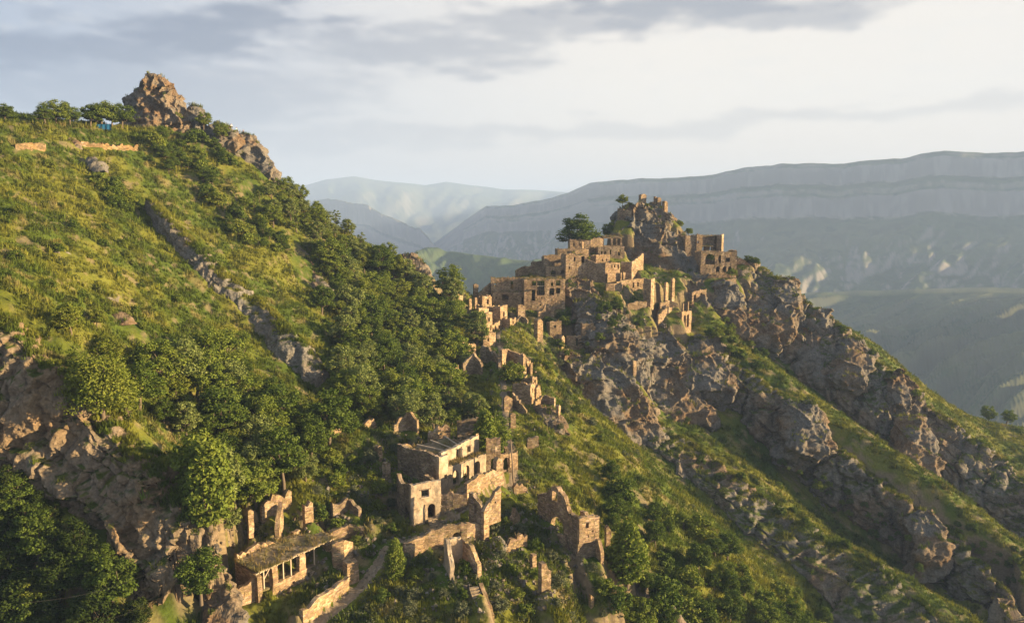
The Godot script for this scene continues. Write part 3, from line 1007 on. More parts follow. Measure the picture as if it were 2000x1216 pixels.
func masonry_materials() -> void:
	# rubble stone laid in rough courses, too small in the picture to tell the stones apart
	var size := 512
	var im := Image.create(size, size, false, Image.FORMAT_RGB8)
	var hi := Image.create(size, size, false, Image.FORMAT_L8)
	im.fill(Color(0.80, 0.76, 0.70))
	hi.fill(Color(0.25, 0.25, 0.25))
	var y := 0
	while y < size:
		var rows := rng.randi_range(18, 34)
		if y + rows > size - 14:
			rows = size - y
		var x := 0
		while x < size:
			var cols := rng.randi_range(22, 72)
			if x + cols > size - 18:
				cols = size - x
			var v := rng.randf_range(0.66, 1.0)
			var tint := Color(v, v * rng.randf_range(0.93, 1.0), v * rng.randf_range(0.85, 1.0))
			var up := rng.randf_range(0.55, 1.0)
			var inset := rng.randi_range(1, 3)
			im.fill_rect(Rect2i(x + inset, y + 2, cols - inset * 2, rows - rng.randi_range(3, 5)), tint)
			hi.fill_rect(Rect2i(x + inset + 1, y + 3, cols - inset * 2 - 2, rows - 6), Color(up, up, up))
			x += cols
		y += rows
	var speck := noise_image(FastNoiseLite.TYPE_SIMPLEX_SMOOTH, 0.05, 4, 31, size)
	for yy in size:
		for xx in size:
			var s := speck.get_pixel(xx, yy).r
			im.set_pixel(xx, yy, im.get_pixel(xx, yy) * (0.78 + 0.4 * s))
			var hv := hi.get_pixel(xx, yy).r * 0.8 + s * 0.2
			hi.set_pixel(xx, yy, Color(hv, hv, hv))
	M.stone = StandardMaterial3D.new()
	M.stone.vertex_color_use_as_albedo = true
	M.stone.albedo_texture = ImageTexture.create_from_image(im)
	M.stone.normal_enabled = true
	M.stone.normal_texture = normal_tex(hi, 5.0)
	M.stone.normal_scale = 1.2
	M.stone.roughness = 0.95
	M.stone.metallic_specular = 0.2
	var smooth := noise_image(FastNoiseLite.TYPE_SIMPLEX_SMOOTH, 0.015, 5, 33, 256)
	M.plaster = StandardMaterial3D.new()
	M.plaster.vertex_color_use_as_albedo = true
	M.plaster.albedo_texture = tone_tex(smooth, 0.74, 1.0)
	M.plaster.normal_enabled = true
	M.plaster.normal_texture = normal_tex(smooth, 6.0)
	M.plaster.roughness = 0.95
	M.timber = StandardMaterial3D.new()
	M.timber.albedo_color = srgb(0.20, 0.15, 0.105)
	M.timber.albedo_texture = tone_tex(noise_image(FastNoiseLite.TYPE_SIMPLEX, 0.03, 4, 35, 128), 0.6, 1.0)
	M.timber.roughness = 0.9
	M.pale_wood = StandardMaterial3D.new()
	M.pale_wood.albedo_color = srgb(0.42, 0.34, 0.25)
	M.pale_wood.roughness = 0.9


class Faces:
	var v := PackedVector3Array()
	var n := PackedVector3Array()
	var uv := PackedVector2Array()
	var c := PackedColorArray()
	var idx := PackedInt32Array()

	func quad(a: Vector3, b: Vector3, cc: Vector3, d: Vector3, out: Vector3, ua: Vector2, ub: Vector2, uc: Vector2, ud: Vector2, ca: Color, cb: Color, ccol: Color, cd: Color) -> void:
		var k := v.size()
		var nn := (b - a).cross(d - a)
		if nn.length_squared() < 1e-12:
			nn = (cc - b).cross(d - b)
		nn = nn.normalized()
		var turn := nn.dot(out) < 0.0
		if turn:
			nn = -nn
		v.append(a); v.append(b); v.append(cc); v.append(d)
		uv.append(ua); uv.append(ub); uv.append(uc); uv.append(ud)
		c.append(ca); c.append(cb); c.append(ccol); c.append(cd)
		for i in 4:
			n.append(nn)
		if turn:
			idx.append_array(PackedInt32Array([k, k + 1, k + 2, k, k + 2, k + 3]))
		else:
			idx.append_array(PackedInt32Array([k, k + 2, k + 1, k, k + 3, k + 2]))

	func mesh() -> ArrayMesh:
		var arr := []
		arr.resize(Mesh.ARRAY_MAX)
		arr[Mesh.ARRAY_VERTEX] = v
		arr[Mesh.ARRAY_NORMAL] = n
		arr[Mesh.ARRAY_TEX_UV] = uv
		arr[Mesh.ARRAY_COLOR] = c
		arr[Mesh.ARRAY_INDEX] = idx
		var m := ArrayMesh.new()
		m.add_surface_from_arrays(Mesh.PRIMITIVE_TRIANGLES, arr)
		return m


func hole_top(h: Array, s: float) -> float:
	# the upper edge of an opening: flat, or a round arch
	if h.size() > 4 and h[4] == 1:
		var r: float = h[2] * 0.5
		var dx: float = clampf(s - h[0] - r, -r, r)
		return h[1] + h[3] - r + sqrt(maxf(r * r - dx * dx, 0.0))
	return h[1] + h[3]


var wall_seed := 0.0


func footing(par: Node3D, a: Vector2, b: Vector2, inward: Vector2, y: float, behind: float, retain: bool) -> void:
	# the ground meets the foot of a wall; behind a retaining wall it stands as high as the wall
	var A: Vector3 = par.transform * Vector3(a.x, y, a.y)
	var B: Vector3 = par.transform * Vector3(b.x, y, b.y)
	var inn := par.basis * Vector3(inward.x, 0, inward.y).normalized()
	var along_w := (B - A) * Vector3(1, 0, 1)
	var length := along_w.length()
	along_w /= length
	y = A.y
	var reach := 6.0
	var x0 := int((minf(A.x, B.x) - reach - GX0) / FINE)
	var x1 := int((maxf(A.x, B.x) + reach - GX0) / FINE) + 1
	var z0 := int((minf(A.z, B.z) - reach - GZ0) / FINE)
	var z1 := int((maxf(A.z, B.z) + reach - GZ0) / FINE) + 1
	for j in range(maxi(z0, 0), mini(z1, fh)):
		for i in range(maxi(x0, 0), mini(x1, fw)):
			var q := Vector3(GX0 + i * FINE - A.x, 0, GZ0 + j * FINE - A.z)
			var s := q.dot(along_w)
			var d := -q.dot(inn)
			var side := maxf(maxf(-s, s - length), 0.0)
			if side > 1.5:
				continue
			var k := j * fw + i
			var h := fine[k]
			if d >= -0.3:
				# before the wall
				if d > reach:
					continue
				h = minf(h, y + 0.1 + maxf(d - 2.0, 0.0) * 0.55 + side * 1.5)
				h = maxf(h, y - 0.25 - maxf(d - 0.4, 0.0) * 0.8 - side * 1.2)
			elif retain:
				if d > -3.0 and side < 0.6:
					h = maxf(h, y + behind - 0.7 - maxf(-d - 1.4, 0.0) * 0.8)
			elif d > -5.0 and side < 0.3:
				h = minf(h, y + 0.35 + maxf(-d - 2.2, 0.0) * 0.9)
			fine[k] = h
			if d < 1.3 and d > -0.9 and side < 0.4:
				keep_clear[k] = 1


func wall(par: Node3D, called: String, a: Vector2, b: Vector2, inward: Vector2, tops: Array, holes := [], o := {}) -> MeshInstance3D:
	# a masonry wall from a to b (right and back in the house's own axes) with a ragged top and openings cut through
	wall_seed += 17.0
	var sd := wall_seed
	var length := a.distance_to(b)
	var u := (b - a) / length
	var thick: float = o.get("t", 0.55)
	var down: float = o.get("down", 2.5)
	var rag: float = o.get("rag", 0.3)
	var tone: Color = o.get("tone", TAN)
	var y0: float = o.get("y", 0.0)
	var cell: float = o.get("cell", 0.4)
	var mat: Material = o.get("mat", M.stone)
	if not o.get("inner", false):
		footing(par, a, b, inward, y0, (tops[0] + tops[tops.size() - 1]) * 0.5, o.get("retain", false))
	var top_at := func(s: float) -> float:
		var f := clampf(s / length, 0.0, 1.0) * (tops.size() - 1)
		var k := mini(int(f), tops.size() - 2)
		var base := lerpf(tops[k], tops[k + 1], f - k) if tops.size() > 1 else float(tops[0])
		return base + n_fine.get_noise_2d(s * 2.2, sd) * rag * 0.9 + n_block.get_noise_2d(s * 13.0, sd * 3.0) * rag * 0.5 + n_fine.get_noise_2d(s * 7.0, sd + 40.0) * rag * 0.35
	var cuts := [0.0, length]
	var steps := int(length / cell)
	for i in range(1, steps):
		cuts.append(length * i / steps)
	for h in holes:
		cuts.append(clampf(h[0], 0.0, length))
		cuts.append(clampf(h[0] + h[2], 0.0, length))
		if h.size() > 4 and h[4] == 1:
			for i in 7:
				cuts.append(clampf(h[0] + h[2] * (i + 1) / 8.0, 0.0, length))
	cuts.sort()
	var f := Faces.new()
	var outw := Vector3(-inward.x, 0, -inward.y)
	var along_w := Vector3(u.x, 0, u.y)
	var pos := func(s: float, v: float, k: float) -> Vector3:
		var p := Vector3(a.x + u.x * s + inward.x * k, v + y0, a.y + u.y * s + inward.y * k)
		var q := p * 1.0
		var w := n_fine.get_noise_3d(q.x * 1.7, q.y * 1.7, q.z * 1.7 + par.position.x)
		var w2 := n_fine.get_noise_3d(q.z * 1.7 + 30.0, q.x * 1.7, q.y * 1.7 + par.position.x)
		return p + Vector3(w, w2 * 0.5, w2) * 0.11
	tone *= rng.randf_range(0.86, 1.1)
	var hue := func(p: Vector3) -> Color:
		var w := n_fbm.get_noise_3d(p.x * 5.0 + par.position.x, p.y * 5.0, p.z * 5.0 + par.position.z)
		var w2 := n_fine.get_noise_3d(p.x * 0.9, p.y * 0.9 + 50.0, p.z * 0.9 + par.position.x)
		return tone.lerp(GREY * 0.72, smoothstep(-0.05, 0.4, w) * 0.65).lerp(Color(0.47, 0.40, 0.31), smoothstep(0.1, 0.4, w2 - w * 0.6) * 0.5) * (1.0 + w2 * 0.35)
	var put_quad := func(s0: float, v00: float, k0: float, s1: float, v10: float, k1: float, s2: float, v20: float, k2: float, s3: float, v30: float, k3: float, out: Vector3, flat: int) -> void:
		var p0: Vector3 = pos.call(s0, v00, k0)
		var p1: Vector3 = pos.call(s1, v10, k1)
		var p2: Vector3 = pos.call(s2, v20, k2)
		var p3: Vector3 = pos.call(s3, v30, k3)
		var t := 0.25
		var shift := Vector2(sd * 0.37, sd * 0.11)
		var u0: Vector2
		var u1: Vector2
		var u2: Vector2
		var u3: Vector2
		if flat == 0:
			u0 = Vector2(s0, -v00); u1 = Vector2(s1, -v10); u2 = Vector2(s2, -v20); u3 = Vector2(s3, -v30)
		elif flat == 1:
			u0 = Vector2(s0, k0); u1 = Vector2(s1, k1); u2 = Vector2(s2, k2); u3 = Vector2(s3, k3)
		else:
			u0 = Vector2(k0, -v00); u1 = Vector2(k1, -v10); u2 = Vector2(k2, -v20); u3 = Vector2(k3, -v30)
		f.quad(p0, p1, p2, p3, out, u0 * t + shift, u1 * t + shift, u2 * t + shift, u3 * t + shift, hue.call(p0), hue.call(p1), hue.call(p2), hue.call(p3))
	for i in cuts.size() - 1:
		var s0: float = cuts[i]
		var s1: float = cuts[i + 1]
		if s1 - s0 < 0.01:
			continue
		var mid := (s0 + s1) * 0.5
		var parts := [[-down, -down, top_at.call(s0), top_at.call(s1), false, true]]
		for h in holes:
			if mid <= h[0] or mid >= h[0] + h[2]:
				continue
			var t0 := hole_top(h, s0)
			var t1 := hole_top(h, s1)
			var fresh := []
			for p in parts:
				if h[1] > p[0]:
					fresh.append([p[0], p[1], minf(p[2], h[1]), minf(p[3], h[1]), p[4], true])
				if t0 < p[2] and t1 < p[3]:
					fresh.append([maxf(p[0], t0), maxf(p[1], t1), p[2], p[3], true, p[5]])
			parts = fresh
		for p in parts:
			if p[2] - p[0] < 0.02 and p[3] - p[1] < 0.02:
				continue
			var rows := maxi(1, int((maxf(p[2], p[3]) - minf(p[0], p[1])) / (cell * 1.6)))
			for r in rows:
				var fa := float(r) / rows
				var fb := float(r + 1) / rows
				var a0: float = lerpf(p[0], p[2], fa)
				var a1: float = lerpf(p[1], p[3], fa)
				var b0: float = lerpf(p[0], p[2], fb)
				var b1: float = lerpf(p[1], p[3], fb)
				put_quad.call(s0, a0, 0.0, s1, a1, 0.0, s1, b1, 0.0, s0, b0, 0.0, outw, 0)
				put_quad.call(s0, a0, thick, s1, a1, thick, s1, b1, thick, s0, b0, thick, -outw, 0)
			if p[5] and p[2] > 1.0 and rag > 0.2 and rng.randf() < 0.10:
				grassy_dry.append(par.transform * (pos.call(mid, p[2] - 0.08, thick * 0.5) as Vector3))
			if p[5]:
				put_quad.call(s0, p[2], 0.0, s1, p[3], 0.0, s1, p[3], thick, s0, p[2], thick, Vector3.UP, 1)
			if p[4]:
				put_quad.call(s0, p[0], 0.0, s1, p[1], 0.0, s1, p[1], thick, s0, p[0], thick, Vector3.DOWN, 1)
	for h in holes:
		for side in 2:
			var s: float = h[0] + h[2] * side
			if s <= 0.0 or s >= length:
				continue
			var hi: float = minf(hole_top(h, s), top_at.call(s))
			if hi > h[1]:
				put_quad.call(s, h[1], 0.0, s, hi, 0.0, s, hi, thick, s, h[1], thick, along_w * (1.0 - 2.0 * side), 2)
	for side in 2:
		var s := length * side
		var hi: float = top_at.call(s)
		var rows := maxi(1, int((hi + down) / (cell * 2.0)))
		for r in rows:
			var v0 := lerpf(-down, hi, float(r) / rows)
			var v1 := lerpf(-down, hi, float(r + 1) / rows)
			put_quad.call(s, v0, 0.0, s, v1, 0.0, s, v1, thick, s, v0, thick, along_w * (2.0 * side - 1.0), 2)
	var w := put(called, f.mesh(), mat, par)
	for h in holes:
		if h.size() > 4 and h[4] == 2:
			var mid: float = h[0] + h[2] * 0.5
			var c := a + u * mid + inward * (thick * 0.5)
			block(par, "lintel", Vector3(c.x, y0 + h[1] + h[3] + 0.07, c.y), Vector3(h[2] + 0.5, 0.16, thick + 0.08), M.timber, -u.angle())
	return w


func block(par: Node, called: String, at: Vector3, size: Vector3, mat: Material, turn := 0.0, tilt := Vector2.ZERO) -> MeshInstance3D:
	# a hewn piece with slightly broken edges
	var st := SurfaceTool.new()
	st.begin(Mesh.PRIMITIVE_TRIANGLES)
	var h := size * 0.5
	var cut := minf(minf(h.x, h.y), h.z) * 0.25
	for axis in 3:
		for s in [-1.0, 1.0]:
			var n := Vector3.ZERO
			n[axis] = s
			var e := Vector3.ZERO
			e[(axis + 1) % 3] = 1.0
			var g := Vector3.ZERO
			g[(axis + 2) % 3] = 1.0
			var c := n * h[axis]
			var eu: float = h[(axis + 1) % 3] - cut
			var gv: float = h[(axis + 2) % 3] - cut
			var q := [c - e * eu - g * gv, c + e * eu - g * gv, c + e * eu + g * gv, c - e * eu + g * gv]
			var order := [0, 2, 1, 0, 3, 2] if s > 0.0 else [0, 1, 2, 0, 2, 3]
			for k in order:
				st.set_normal(n)
				st.set_uv(Vector2(q[k].x + q[k].z, q[k].y))
				st.set_color(Color(0.36, 0.28, 0.19))
				st.add_vertex(q[k])
			for s2: float in [-1.0, 1.0]:
				# the broken edge between this face and the next
				var n2 := e * s2
				var p0: Vector3 = c + e * eu * s2 - g * gv
				var p1: Vector3 = c + e * eu * s2 + g * gv
				var o2: Vector3 = n * (h[axis] - cut) + e * h[(axis + 1) % 3] * s2
				var nn: Vector3 = (n + n2).normalized()
				var r0 := o2 - g * gv
				var r1 := o2 + g * gv
				var tri := [p0, p1, r1, p0, r1, r0]
				if (p1 - p0).cross(r1 - p0).dot(nn) > 0.0:
					tri = [p0, r1, p1, p0, r0, r1]
				for p in tri:
					st.set_normal(nn)
					st.set_uv(Vector2(p.x + p.z, p.y))
					st.set_color(Color(0.36, 0.28, 0.19))
					st.add_vertex(p)
	var o := put(called, st.commit(), mat, par)
	o.position = at
	o.rotation = Vector3(tilt.x, turn, tilt.y)
	return o


func roof(par: Node3D, called: String, lo: Vector2, hi: Vector2, y: float, thick := 0.35, rise := 0.0, weeds := 0.25, sag := 0.25) -> void:
	# a flat earthen roof, sagging and overgrown; on many houses added to darken openings
	var nx := maxi(4, int((hi.x - lo.x) / 0.45))
	var nz := maxi(4, int((hi.y - lo.y) / 0.45))
	var v := PackedVector3Array()
	var col := PackedColorArray()
	for j in nz + 3:
		for i in nx + 3:
			var fx := clampf(float(i - 1) / nx, 0.0, 1.0)
			var fz := clampf(float(j - 1) / nz, 0.0, 1.0)
			var p := Vector3(lerpf(lo.x, hi.x, fx), y, lerpf(lo.y, hi.y, fz))
			p.y += rise * (1.0 - fz) + n_fine.get_noise_2d(p.x * 1.2 + par.position.x, p.z * 1.2) * 0.22 - sag * sin(fx * PI) * sin(fz * PI)
			if i == 0 or j == 0 or i == nx + 2 or j == nz + 2:
				p.y -= thick
			else:
				p.x += n_fine.get_noise_2d(p.z * 2.0, p.x + 9.0) * 0.15
				if weeds > 0.0 and rng.randf() < weeds:
					grassy_dry.append(par.transform * p)
			v.append(p)
			col.append(Color(0.25, 0.195, 0.13).lerp(Color(0.17, 0.15, 0.07), smoothstep(-0.2, 0.4, n_fine.get_noise_2d(p.x + par.position.z, p.z))))
	put(called, grid_mesh(v, col, nx + 3, nz + 3), M.soil, par)


func house(label: String, at: Array, yaw_deg: float, category := "ruin", called := "ruined_house") -> Node3D:
	# the near corner of the house stands at the surveyed point; its front runs right along x, its sides run back along -z
	return thing(called, label, category, P(at[0], at[1], at[2]), deg_to_rad(yaw_deg))


func shell(h: Node3D, wide: float, deep: float, tops: Array, front := [], left := [], right := [], o := {}) -> void:
	# four walls: tops are [front, left, right, back], each a list of heights
	var t: float = o.get("t", 0.55)
	if tops[0].size():
		wall(h, "wall", Vector2(0, 0), Vector2(wide, 0), Vector2(0, -1), tops[0], front, o)
	if tops[1].size():
		wall(h, "wall", Vector2(0, -t), Vector2(0, -deep), Vector2(1, 0), tops[1], left, o)
	if tops[2].size():
		wall(h, "wall", Vector2(wide, -t), Vector2(wide, -deep), Vector2(-1, 0), tops[2], right, o)
	if tops[3].size():
		wall(h, "wall", Vector2(t, -deep), Vector2(wide - t, -deep), Vector2(0, 1), tops[3], [], o)


func run_wall(label: String, line: Array, tops: Array, holes := [], o := {}, called := "ruined_wall", category := "wall") -> Node3D:
	# a wall that follows surveyed points: [across, down, distance] each; it stands as one thing, a part for each straight run
	var h := thing(called, label, category, P(line[0], line[1], line[2]))
	var n := line.size() / 3
	for i in n - 1:
		var p := P(line[i * 3], line[i * 3 + 1], line[i * 3 + 2]) - h.position
		var q := P(line[i * 3 + 3], line[i * 3 + 4], line[i * 3 + 5]) - h.position
		var dir := Vector2(q.x - p.x, q.z - p.z).normalized()
		var inward := Vector2(dir.y, -dir.x)
		if inward.y > 0.0:
			inward = -inward
		var oo := o.duplicate()
		oo["y"] = p.y
		oo["retain"] = called == "retaining_wall"
		var tt := []
		for k in 5:
			var f := (i + k / 4.0) / (n - 1) * (tops.size() - 1)
			var kk := mini(int(f), tops.size() - 2)
			tt.append(lerpf(tops[kk], tops[kk + 1], f - kk) + (q.y - p.y) * k / 4.0)
		oo["down"] = oo.get("down", 2.0) + maxf(0.0, p.y - q.y)
		wall(h, "wall", Vector2(p.x, p.z), Vector2(q.x, q.z), inward, tt, holes[i] if i < holes.size() else [], oo)
	return h


func pier(label: String, at: Array, yaw_deg: float, wide: float, deep: float, tall: float, o := {}, called := "stone_pillar", category := "pillar") -> void:
	# a lone stump of masonry: narrow walls round a rubble core
	var h := house(label, at, yaw_deg, category, called)
	var oo := {"rag": 0.5, "t": deep, "cell": 0.3}
	oo.merge(o, true)
	wall(h, "shaft", Vector2(0, 0), Vector2(wide, 0), Vector2(0, -1), [tall * 0.93, tall, tall * 0.88], [], oo)


# ---------------------------------------------------------------- the lower village
func lower_village() -> void:
	# the big house with the arcade
	var h := house("large roofless house with a sunlit arcade of three arches and windows above", [858, 952, 107], 48)
	wall(h, "wall", Vector2(0, 0), Vector2(1.8, 0), Vector2(0, -1), [4.5, 4.4], [[0.95, 0.9, 0.55, 0.7]], {"tone": CLAY, "mat": M.plaster, "rag": 0.15, "down": 3.5})
	wall(h, "wall", Vector2(1.8, 0), Vector2(9.6, 0), Vector2(0, -1), [2.5, 2.4, 2.6, 2.7], [[0.9, -0.4, 1.15, 2.1, 1], [3.0, -0.4, 1.25, 2.3, 1], [5.2, -0.4, 1.25, 2.4, 1]], {"tone": CLAY, "mat": M.plaster, "rag": 0.2, "down": 3.5})
	wall(h, "wall", Vector2(1.8, -1.5), Vector2(9.6, -1.5), Vector2(0, -1), [4.4, 4.5, 5.0, 5.2], [[0.2, 2.4, 1.0, 1.6], [3.0, 2.4, 0.95, 1.75, 2], [5.3, 3.1, 0.75, 0.95, 2]], {"inner": true, "tone": CLAY, "mat": M.plaster, "rag": 0.22})
	roof(h, "ledge", Vector2(1.9, -1.5), Vector2(9.5, -0.2), 2.6, 0.5, 0.0, 0.9, 0.0)
	wall(h, "wall", Vector2(0, -0.55), Vector2(0, -9.2), Vector2(1, 0), [4.4, 4.6, 4.2, 4.6], [], {"tone": GREY, "rag": 0.3, "down": 5.0})
	wall(h, "wall", Vector2(9.6, 0.0), Vector2(11.3, 1.4), Vector2(0.6, -0.75), [5.0, 5.1], [[0.7, -0.2, 1.0, 2.1, 1]], {"tone": TAN, "rag": 0.25})
	wall(h, "wall", Vector2(11.3, 1.4), Vector2(14.2, 2.4), Vector2(0.3, -0.95), [2.4, 2.2, 2.5], [[0.5, -0.2, 1.1, 2.0, 1]], {"tone": TAN, "rag": 0.25})
	wall(h, "wall", Vector2(9.6, -1.6), Vector2(9.6, -8.6), Vector2(-1, 0), [5.2, 4.0, 3.0], [], {"tone": TAN, "rag": 0.5})
	wall(h, "wall", Vector2(0.6, -9.2), Vector2(9.0, -8.7), Vector2(0, 1), [4.4, 3.2, 2.6, 3.4], [], {"tone": TAN, "rag": 0.7})
	roof(h, "roof", Vector2(0.6, -8.5), Vector2(9.2, -2.1), 3.2, 0.4, 0.4, 0.3, 0.8)
	for k in 3:
		block(h, "beam", Vector3(3.0 + k * 2.2, 4.1, -5.2), Vector3(0.16, 0.16, 4.6), M.pale_wood, 0.35 - k * 0.3, Vector2(0.08, 0.0))
	# the two-storey annex
	h = house("small two-storey ruin with one square window above an arched doorway", [804, 1030, 101], 28)
	wall(h, "wall", Vector2(0, 0), Vector2(4.25, 0), Vector2(0, -1), [2.95, 2.95], [[2.35, 0.75, 1.1, 2.05, 1]], {"tone": CLAY * 0.9, "mat": M.plaster, "rag": 0.0, "down": 3.5})
	wall(h, "wall", Vector2(-0.03, 0.05), Vector2(4.28, 0.05), Vector2(0, -1), [2.85, 2.95], [[1.45, 0.95, 1.15, 1.0, 2]], {"tone": CLAY, "mat": M.plaster, "rag": 0.12, "inner": true, "down": 0.0, "y": 2.97})
	var win := Node3D.new()
	win.name = "window"
	h.add_child(win)
	block(win, "window_sill", Vector3(2.0, 3.87, 0.1), Vector3(1.35, 0.1, 0.16), M.pale_wood)
	var frame := block(win, "window_frame", Vector3(1.46, 4.43, -0.2), Vector3(0.07, 0.98, 0.07), M.pale_wood)
	frame.set_meta("label", "pale wooden frame left in the window")
	block(win, "window_frame", Vector3(2.54, 4.43, -0.2), Vector3(0.07, 0.98, 0.07), M.pale_wood)
	block(h, "drainpipe", Vector3(1.9, 1.2, 0.08), Vector3(0.09, 3.4, 0.09), M.timber)
	wall(h, "wall", Vector2(0, -0.55), Vector2(0, -5.8), Vector2(1, 0), [5.8, 5.2, 4.9, 5.6], [[1.9, 3.6, 0.4, 0.8], [0.5, 0.2, 1.7, 2.1, 1]], {"tone": GREY, "rag": 0.35, "down": 3.0})
	wall(h, "wall", Vector2(4.25, -0.55), Vector2(4.25, -5.0), Vector2(-1, 0), [5.8, 5.0], [], {"tone": TAN, "rag": 0.3})
	roof(h, "floor", Vector2(0.5, -5.5), Vector2(3.8, -0.5), 2.9, 0.3, 0.0, 0.3, 0.0)
	for k in 5:
		block(h, "step", Vector3(2.9 + k * 0.06, 0.62 - k * 0.19, 0.22 + k * 0.28), Vector3(1.35 + k * 0.12, 0.2, 0.4), M.soil, 0.0)
	run_wall("sunlit curved stone retaining wall ending in a tall pier in front of the arcade", [984, 946, 109, 962, 948, 107.5, 935, 962, 105.2, 912, 980, 103.5], [2.2, 2.2, 2.4, 2.3], [], {"tone": WARM, "rag": 0.3, "down": 3.0}, "retaining_wall")
	pier("tall square pier beside the stony path at the end of the curved wall", [970, 950, 108.3], 35, 1.05, 0.95, 4.2, {"tone": WARM, "rag": 0.3})
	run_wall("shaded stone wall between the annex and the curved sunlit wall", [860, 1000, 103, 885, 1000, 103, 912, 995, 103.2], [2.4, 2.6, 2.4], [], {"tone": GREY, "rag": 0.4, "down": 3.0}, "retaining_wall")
	h = house("narrow ruined tower wall with slit windows standing above the bend of the path", [945, 1062, 97.5], 45)
	wall(h, "wall", Vector2(0, -0.5), Vector2(0, -2.9), Vector2(1, 0), [5.0, 5.9, 6.2], [[0.9, 3.5, 0.45, 1.3], [0.95, 1.3, 0.4, 0.9]], {"tone": GREY, "rag": 0.3, "down": 3})
	wall(h, "wall", Vector2(0, 0), Vector2(1.0, 0), Vector2(0, -1), [4.4, 5.2], [], {"tone": WARM, "rag": 0.4, "down": 3})
	wall(h, "wall", Vector2(1.0, 0), Vector2(3.1, 0), Vector2(0, -1), [5.2, 6.4, 6.8], [[0.9, 4.9, 0.25, 0.25]], {"tone": WARM, "rag": 0.3, "inner": true, "down": -2.2})
	run_wall("long low wall carrying the path, with one small arched vault in it", [790, 1092, 94, 830, 1076, 95.2, 868, 1066, 96.2, 912, 1062, 97, 938, 1060, 98], [2.0, 2.2, 2.7, 2.7, 2.6], [[], [], [[1.0, 0.3, 1.25, 1.35, 1]]], {"tone": TAN, "rag": 0.2, "down": 2.5}, "retaining_wall")
	h = house("roofless plastered room open to the front below the small arched vault", [878, 1128, 90], 18)
	wall(h, "wall", Vector2(0, -3.0), Vector2(2.6, -3.4), Vector2(0, 1), [3.4, 3.9, 3.2], [], {"tone": CLAY * 0.9, "mat": M.plaster, "rag": 0.35})
	wall(h, "wall", Vector2(0, 0.2), Vector2(0, -3.0), Vector2(1, 0), [1.6, 3.6, 3.8], [], {"tone": CLAY * 0.9, "mat": M.plaster, "rag": 0.35})
	wall(h, "wall", Vector2(2.7, -3.4), Vector2(3.9, 0.3), Vector2(-1, 0.3), [3.6, 3.2, 1.6], [], {"tone": CLAY * 0.9, "rag": 0.45})
	h = thing("stairway", "short outdoor stone stair at the bottom, below the plastered room", "stairs", P(925, 1150, 88.5), deg_to_rad(20))
	for k in 10:
		block(h, "step", Vector3(0.03 * k, 0.15 - k * 0.24, 0.1 + k * 0.3), Vector3(1.15, 0.22, 0.4), M.soil, 0.03 * (k % 3 - 1))
	wall(h, "side_wall", Vector2(0.7, -0.1), Vector2(1.0, 3.2), Vector2(1, 0), [0.6, -1.8], [], {"tone": TAN, "rag": 0.2, "t": 0.5, "down": 4.0})
	# the broken house on the right
	h = run_wall("tall broken wall with an empty window frame showing grass behind it", [1050, 1004, 107, 1076, 1024, 104.6, 1104, 1050, 102, 1131, 1078, 99.8], [2.8, 3.6, 5.8, 5.6, 3.4, 1.4], [[], [[0.2, 3.6, 1.25, 1.4], [0.0, -1.0, 2.9, 2.6, 1]], [[-0.6, -2.0, 1.9, 2.6, 1]]], {"tone": TAN, "rag": 0.5, "t": 0.7, "down": 2.0})
	h = house("tall narrow house ruin with one small window and a long buttress at the right", [1131, 1092, 99], 22)
	wall(h, "wall", Vector2(0, 0), Vector2(2.3, 0), Vector2(0, -1), [5.6, 5.7], [[0.95, 4.1, 0.45, 0.75, 2], [1.9, 3.4, 0.2, 0.3], [1.25, 2.75, 0.15, 0.4]], {"tone": CLAY, "rag": 0.15, "inner": true, "down": -2.1})
	wall(h, "wall", Vector2(2.3, -0.12), Vector2(3.0, -0.12), Vector2(0, -1), [5.2, 5.4], [], {"tone": WARM, "rag": 0.3, "inner": true, "down": -1.9})
	wall(h, "wall", Vector2(0.05, -0.5), Vector2(2.6, -0.5), Vector2(0, -1), [2.3, 2.2], [], {"tone": GREY, "rag": 0.2, "down": 3.0})
	wall(h, "buttress", Vector2(2.62, 1.1), Vector2(2.62, -0.6), Vector2(1, 0), [1.0, 2.2, 2.4], [], {"tone": CLAY, "rag": 0.15, "t": 0.5, "down": 4.0})
	wall(h, "wall", Vector2(0, -0.55), Vector2(0, -4.6), Vector2(1, 0), [5.7, 5.4, 5.0], [], {"tone": GREY, "rag": 0.4})
	wall(h, "wall", Vector2(3.0, -0.6), Vector2(3.0, -4.6), Vector2(-1, 0), [5.2, 4.4], [], {"tone": TAN, "rag": 0.4})
	pier("short round-topped stone stump right of the tall narrow house ruin", [1184, 1062, 106], 20, 0.7, 0.6, 2.4, {"tone": TAN})
	pier("jagged stone stump among grey green bushes at the bottom", [1058, 1150, 91], 30, 1.3, 0.8, 2.6, {"tone": TAN, "rag": 1.0})
	pier("slim stone post left of the jagged stump, half buried in rubble", [1040, 1106, 95], 30, 0.6, 0.6, 1.8, {"tone": TAN})
	pier("small sunlit stone post at the bottom below the tall narrow house", [1154, 1190, 95.5], 30, 0.5, 0.5, 2.2, {"tone": WARM})
	run_wall("low broken wall piece beside the path bend, above the tower wall", [1003, 968, 111, 1030, 958, 112], [1.3, 1.6, 0.6], [], {"tone": TAN, "rag": 0.5})
	run_wall("heap-like remains of a wall right of the tower wall", [985, 1085, 97, 1010, 1070, 98, 1030, 1062, 99], [1.0, 1.8, 1.1], [], {"tone": TAN, "rag": 0.9})
	run_wall("leaning wall fragment left of the grey bushes beside the path", [1000, 1030, 102.5, 1016, 1014, 104], [1.2, 1.8, 0.7], [], {"tone": TAN, "rag": 0.6})
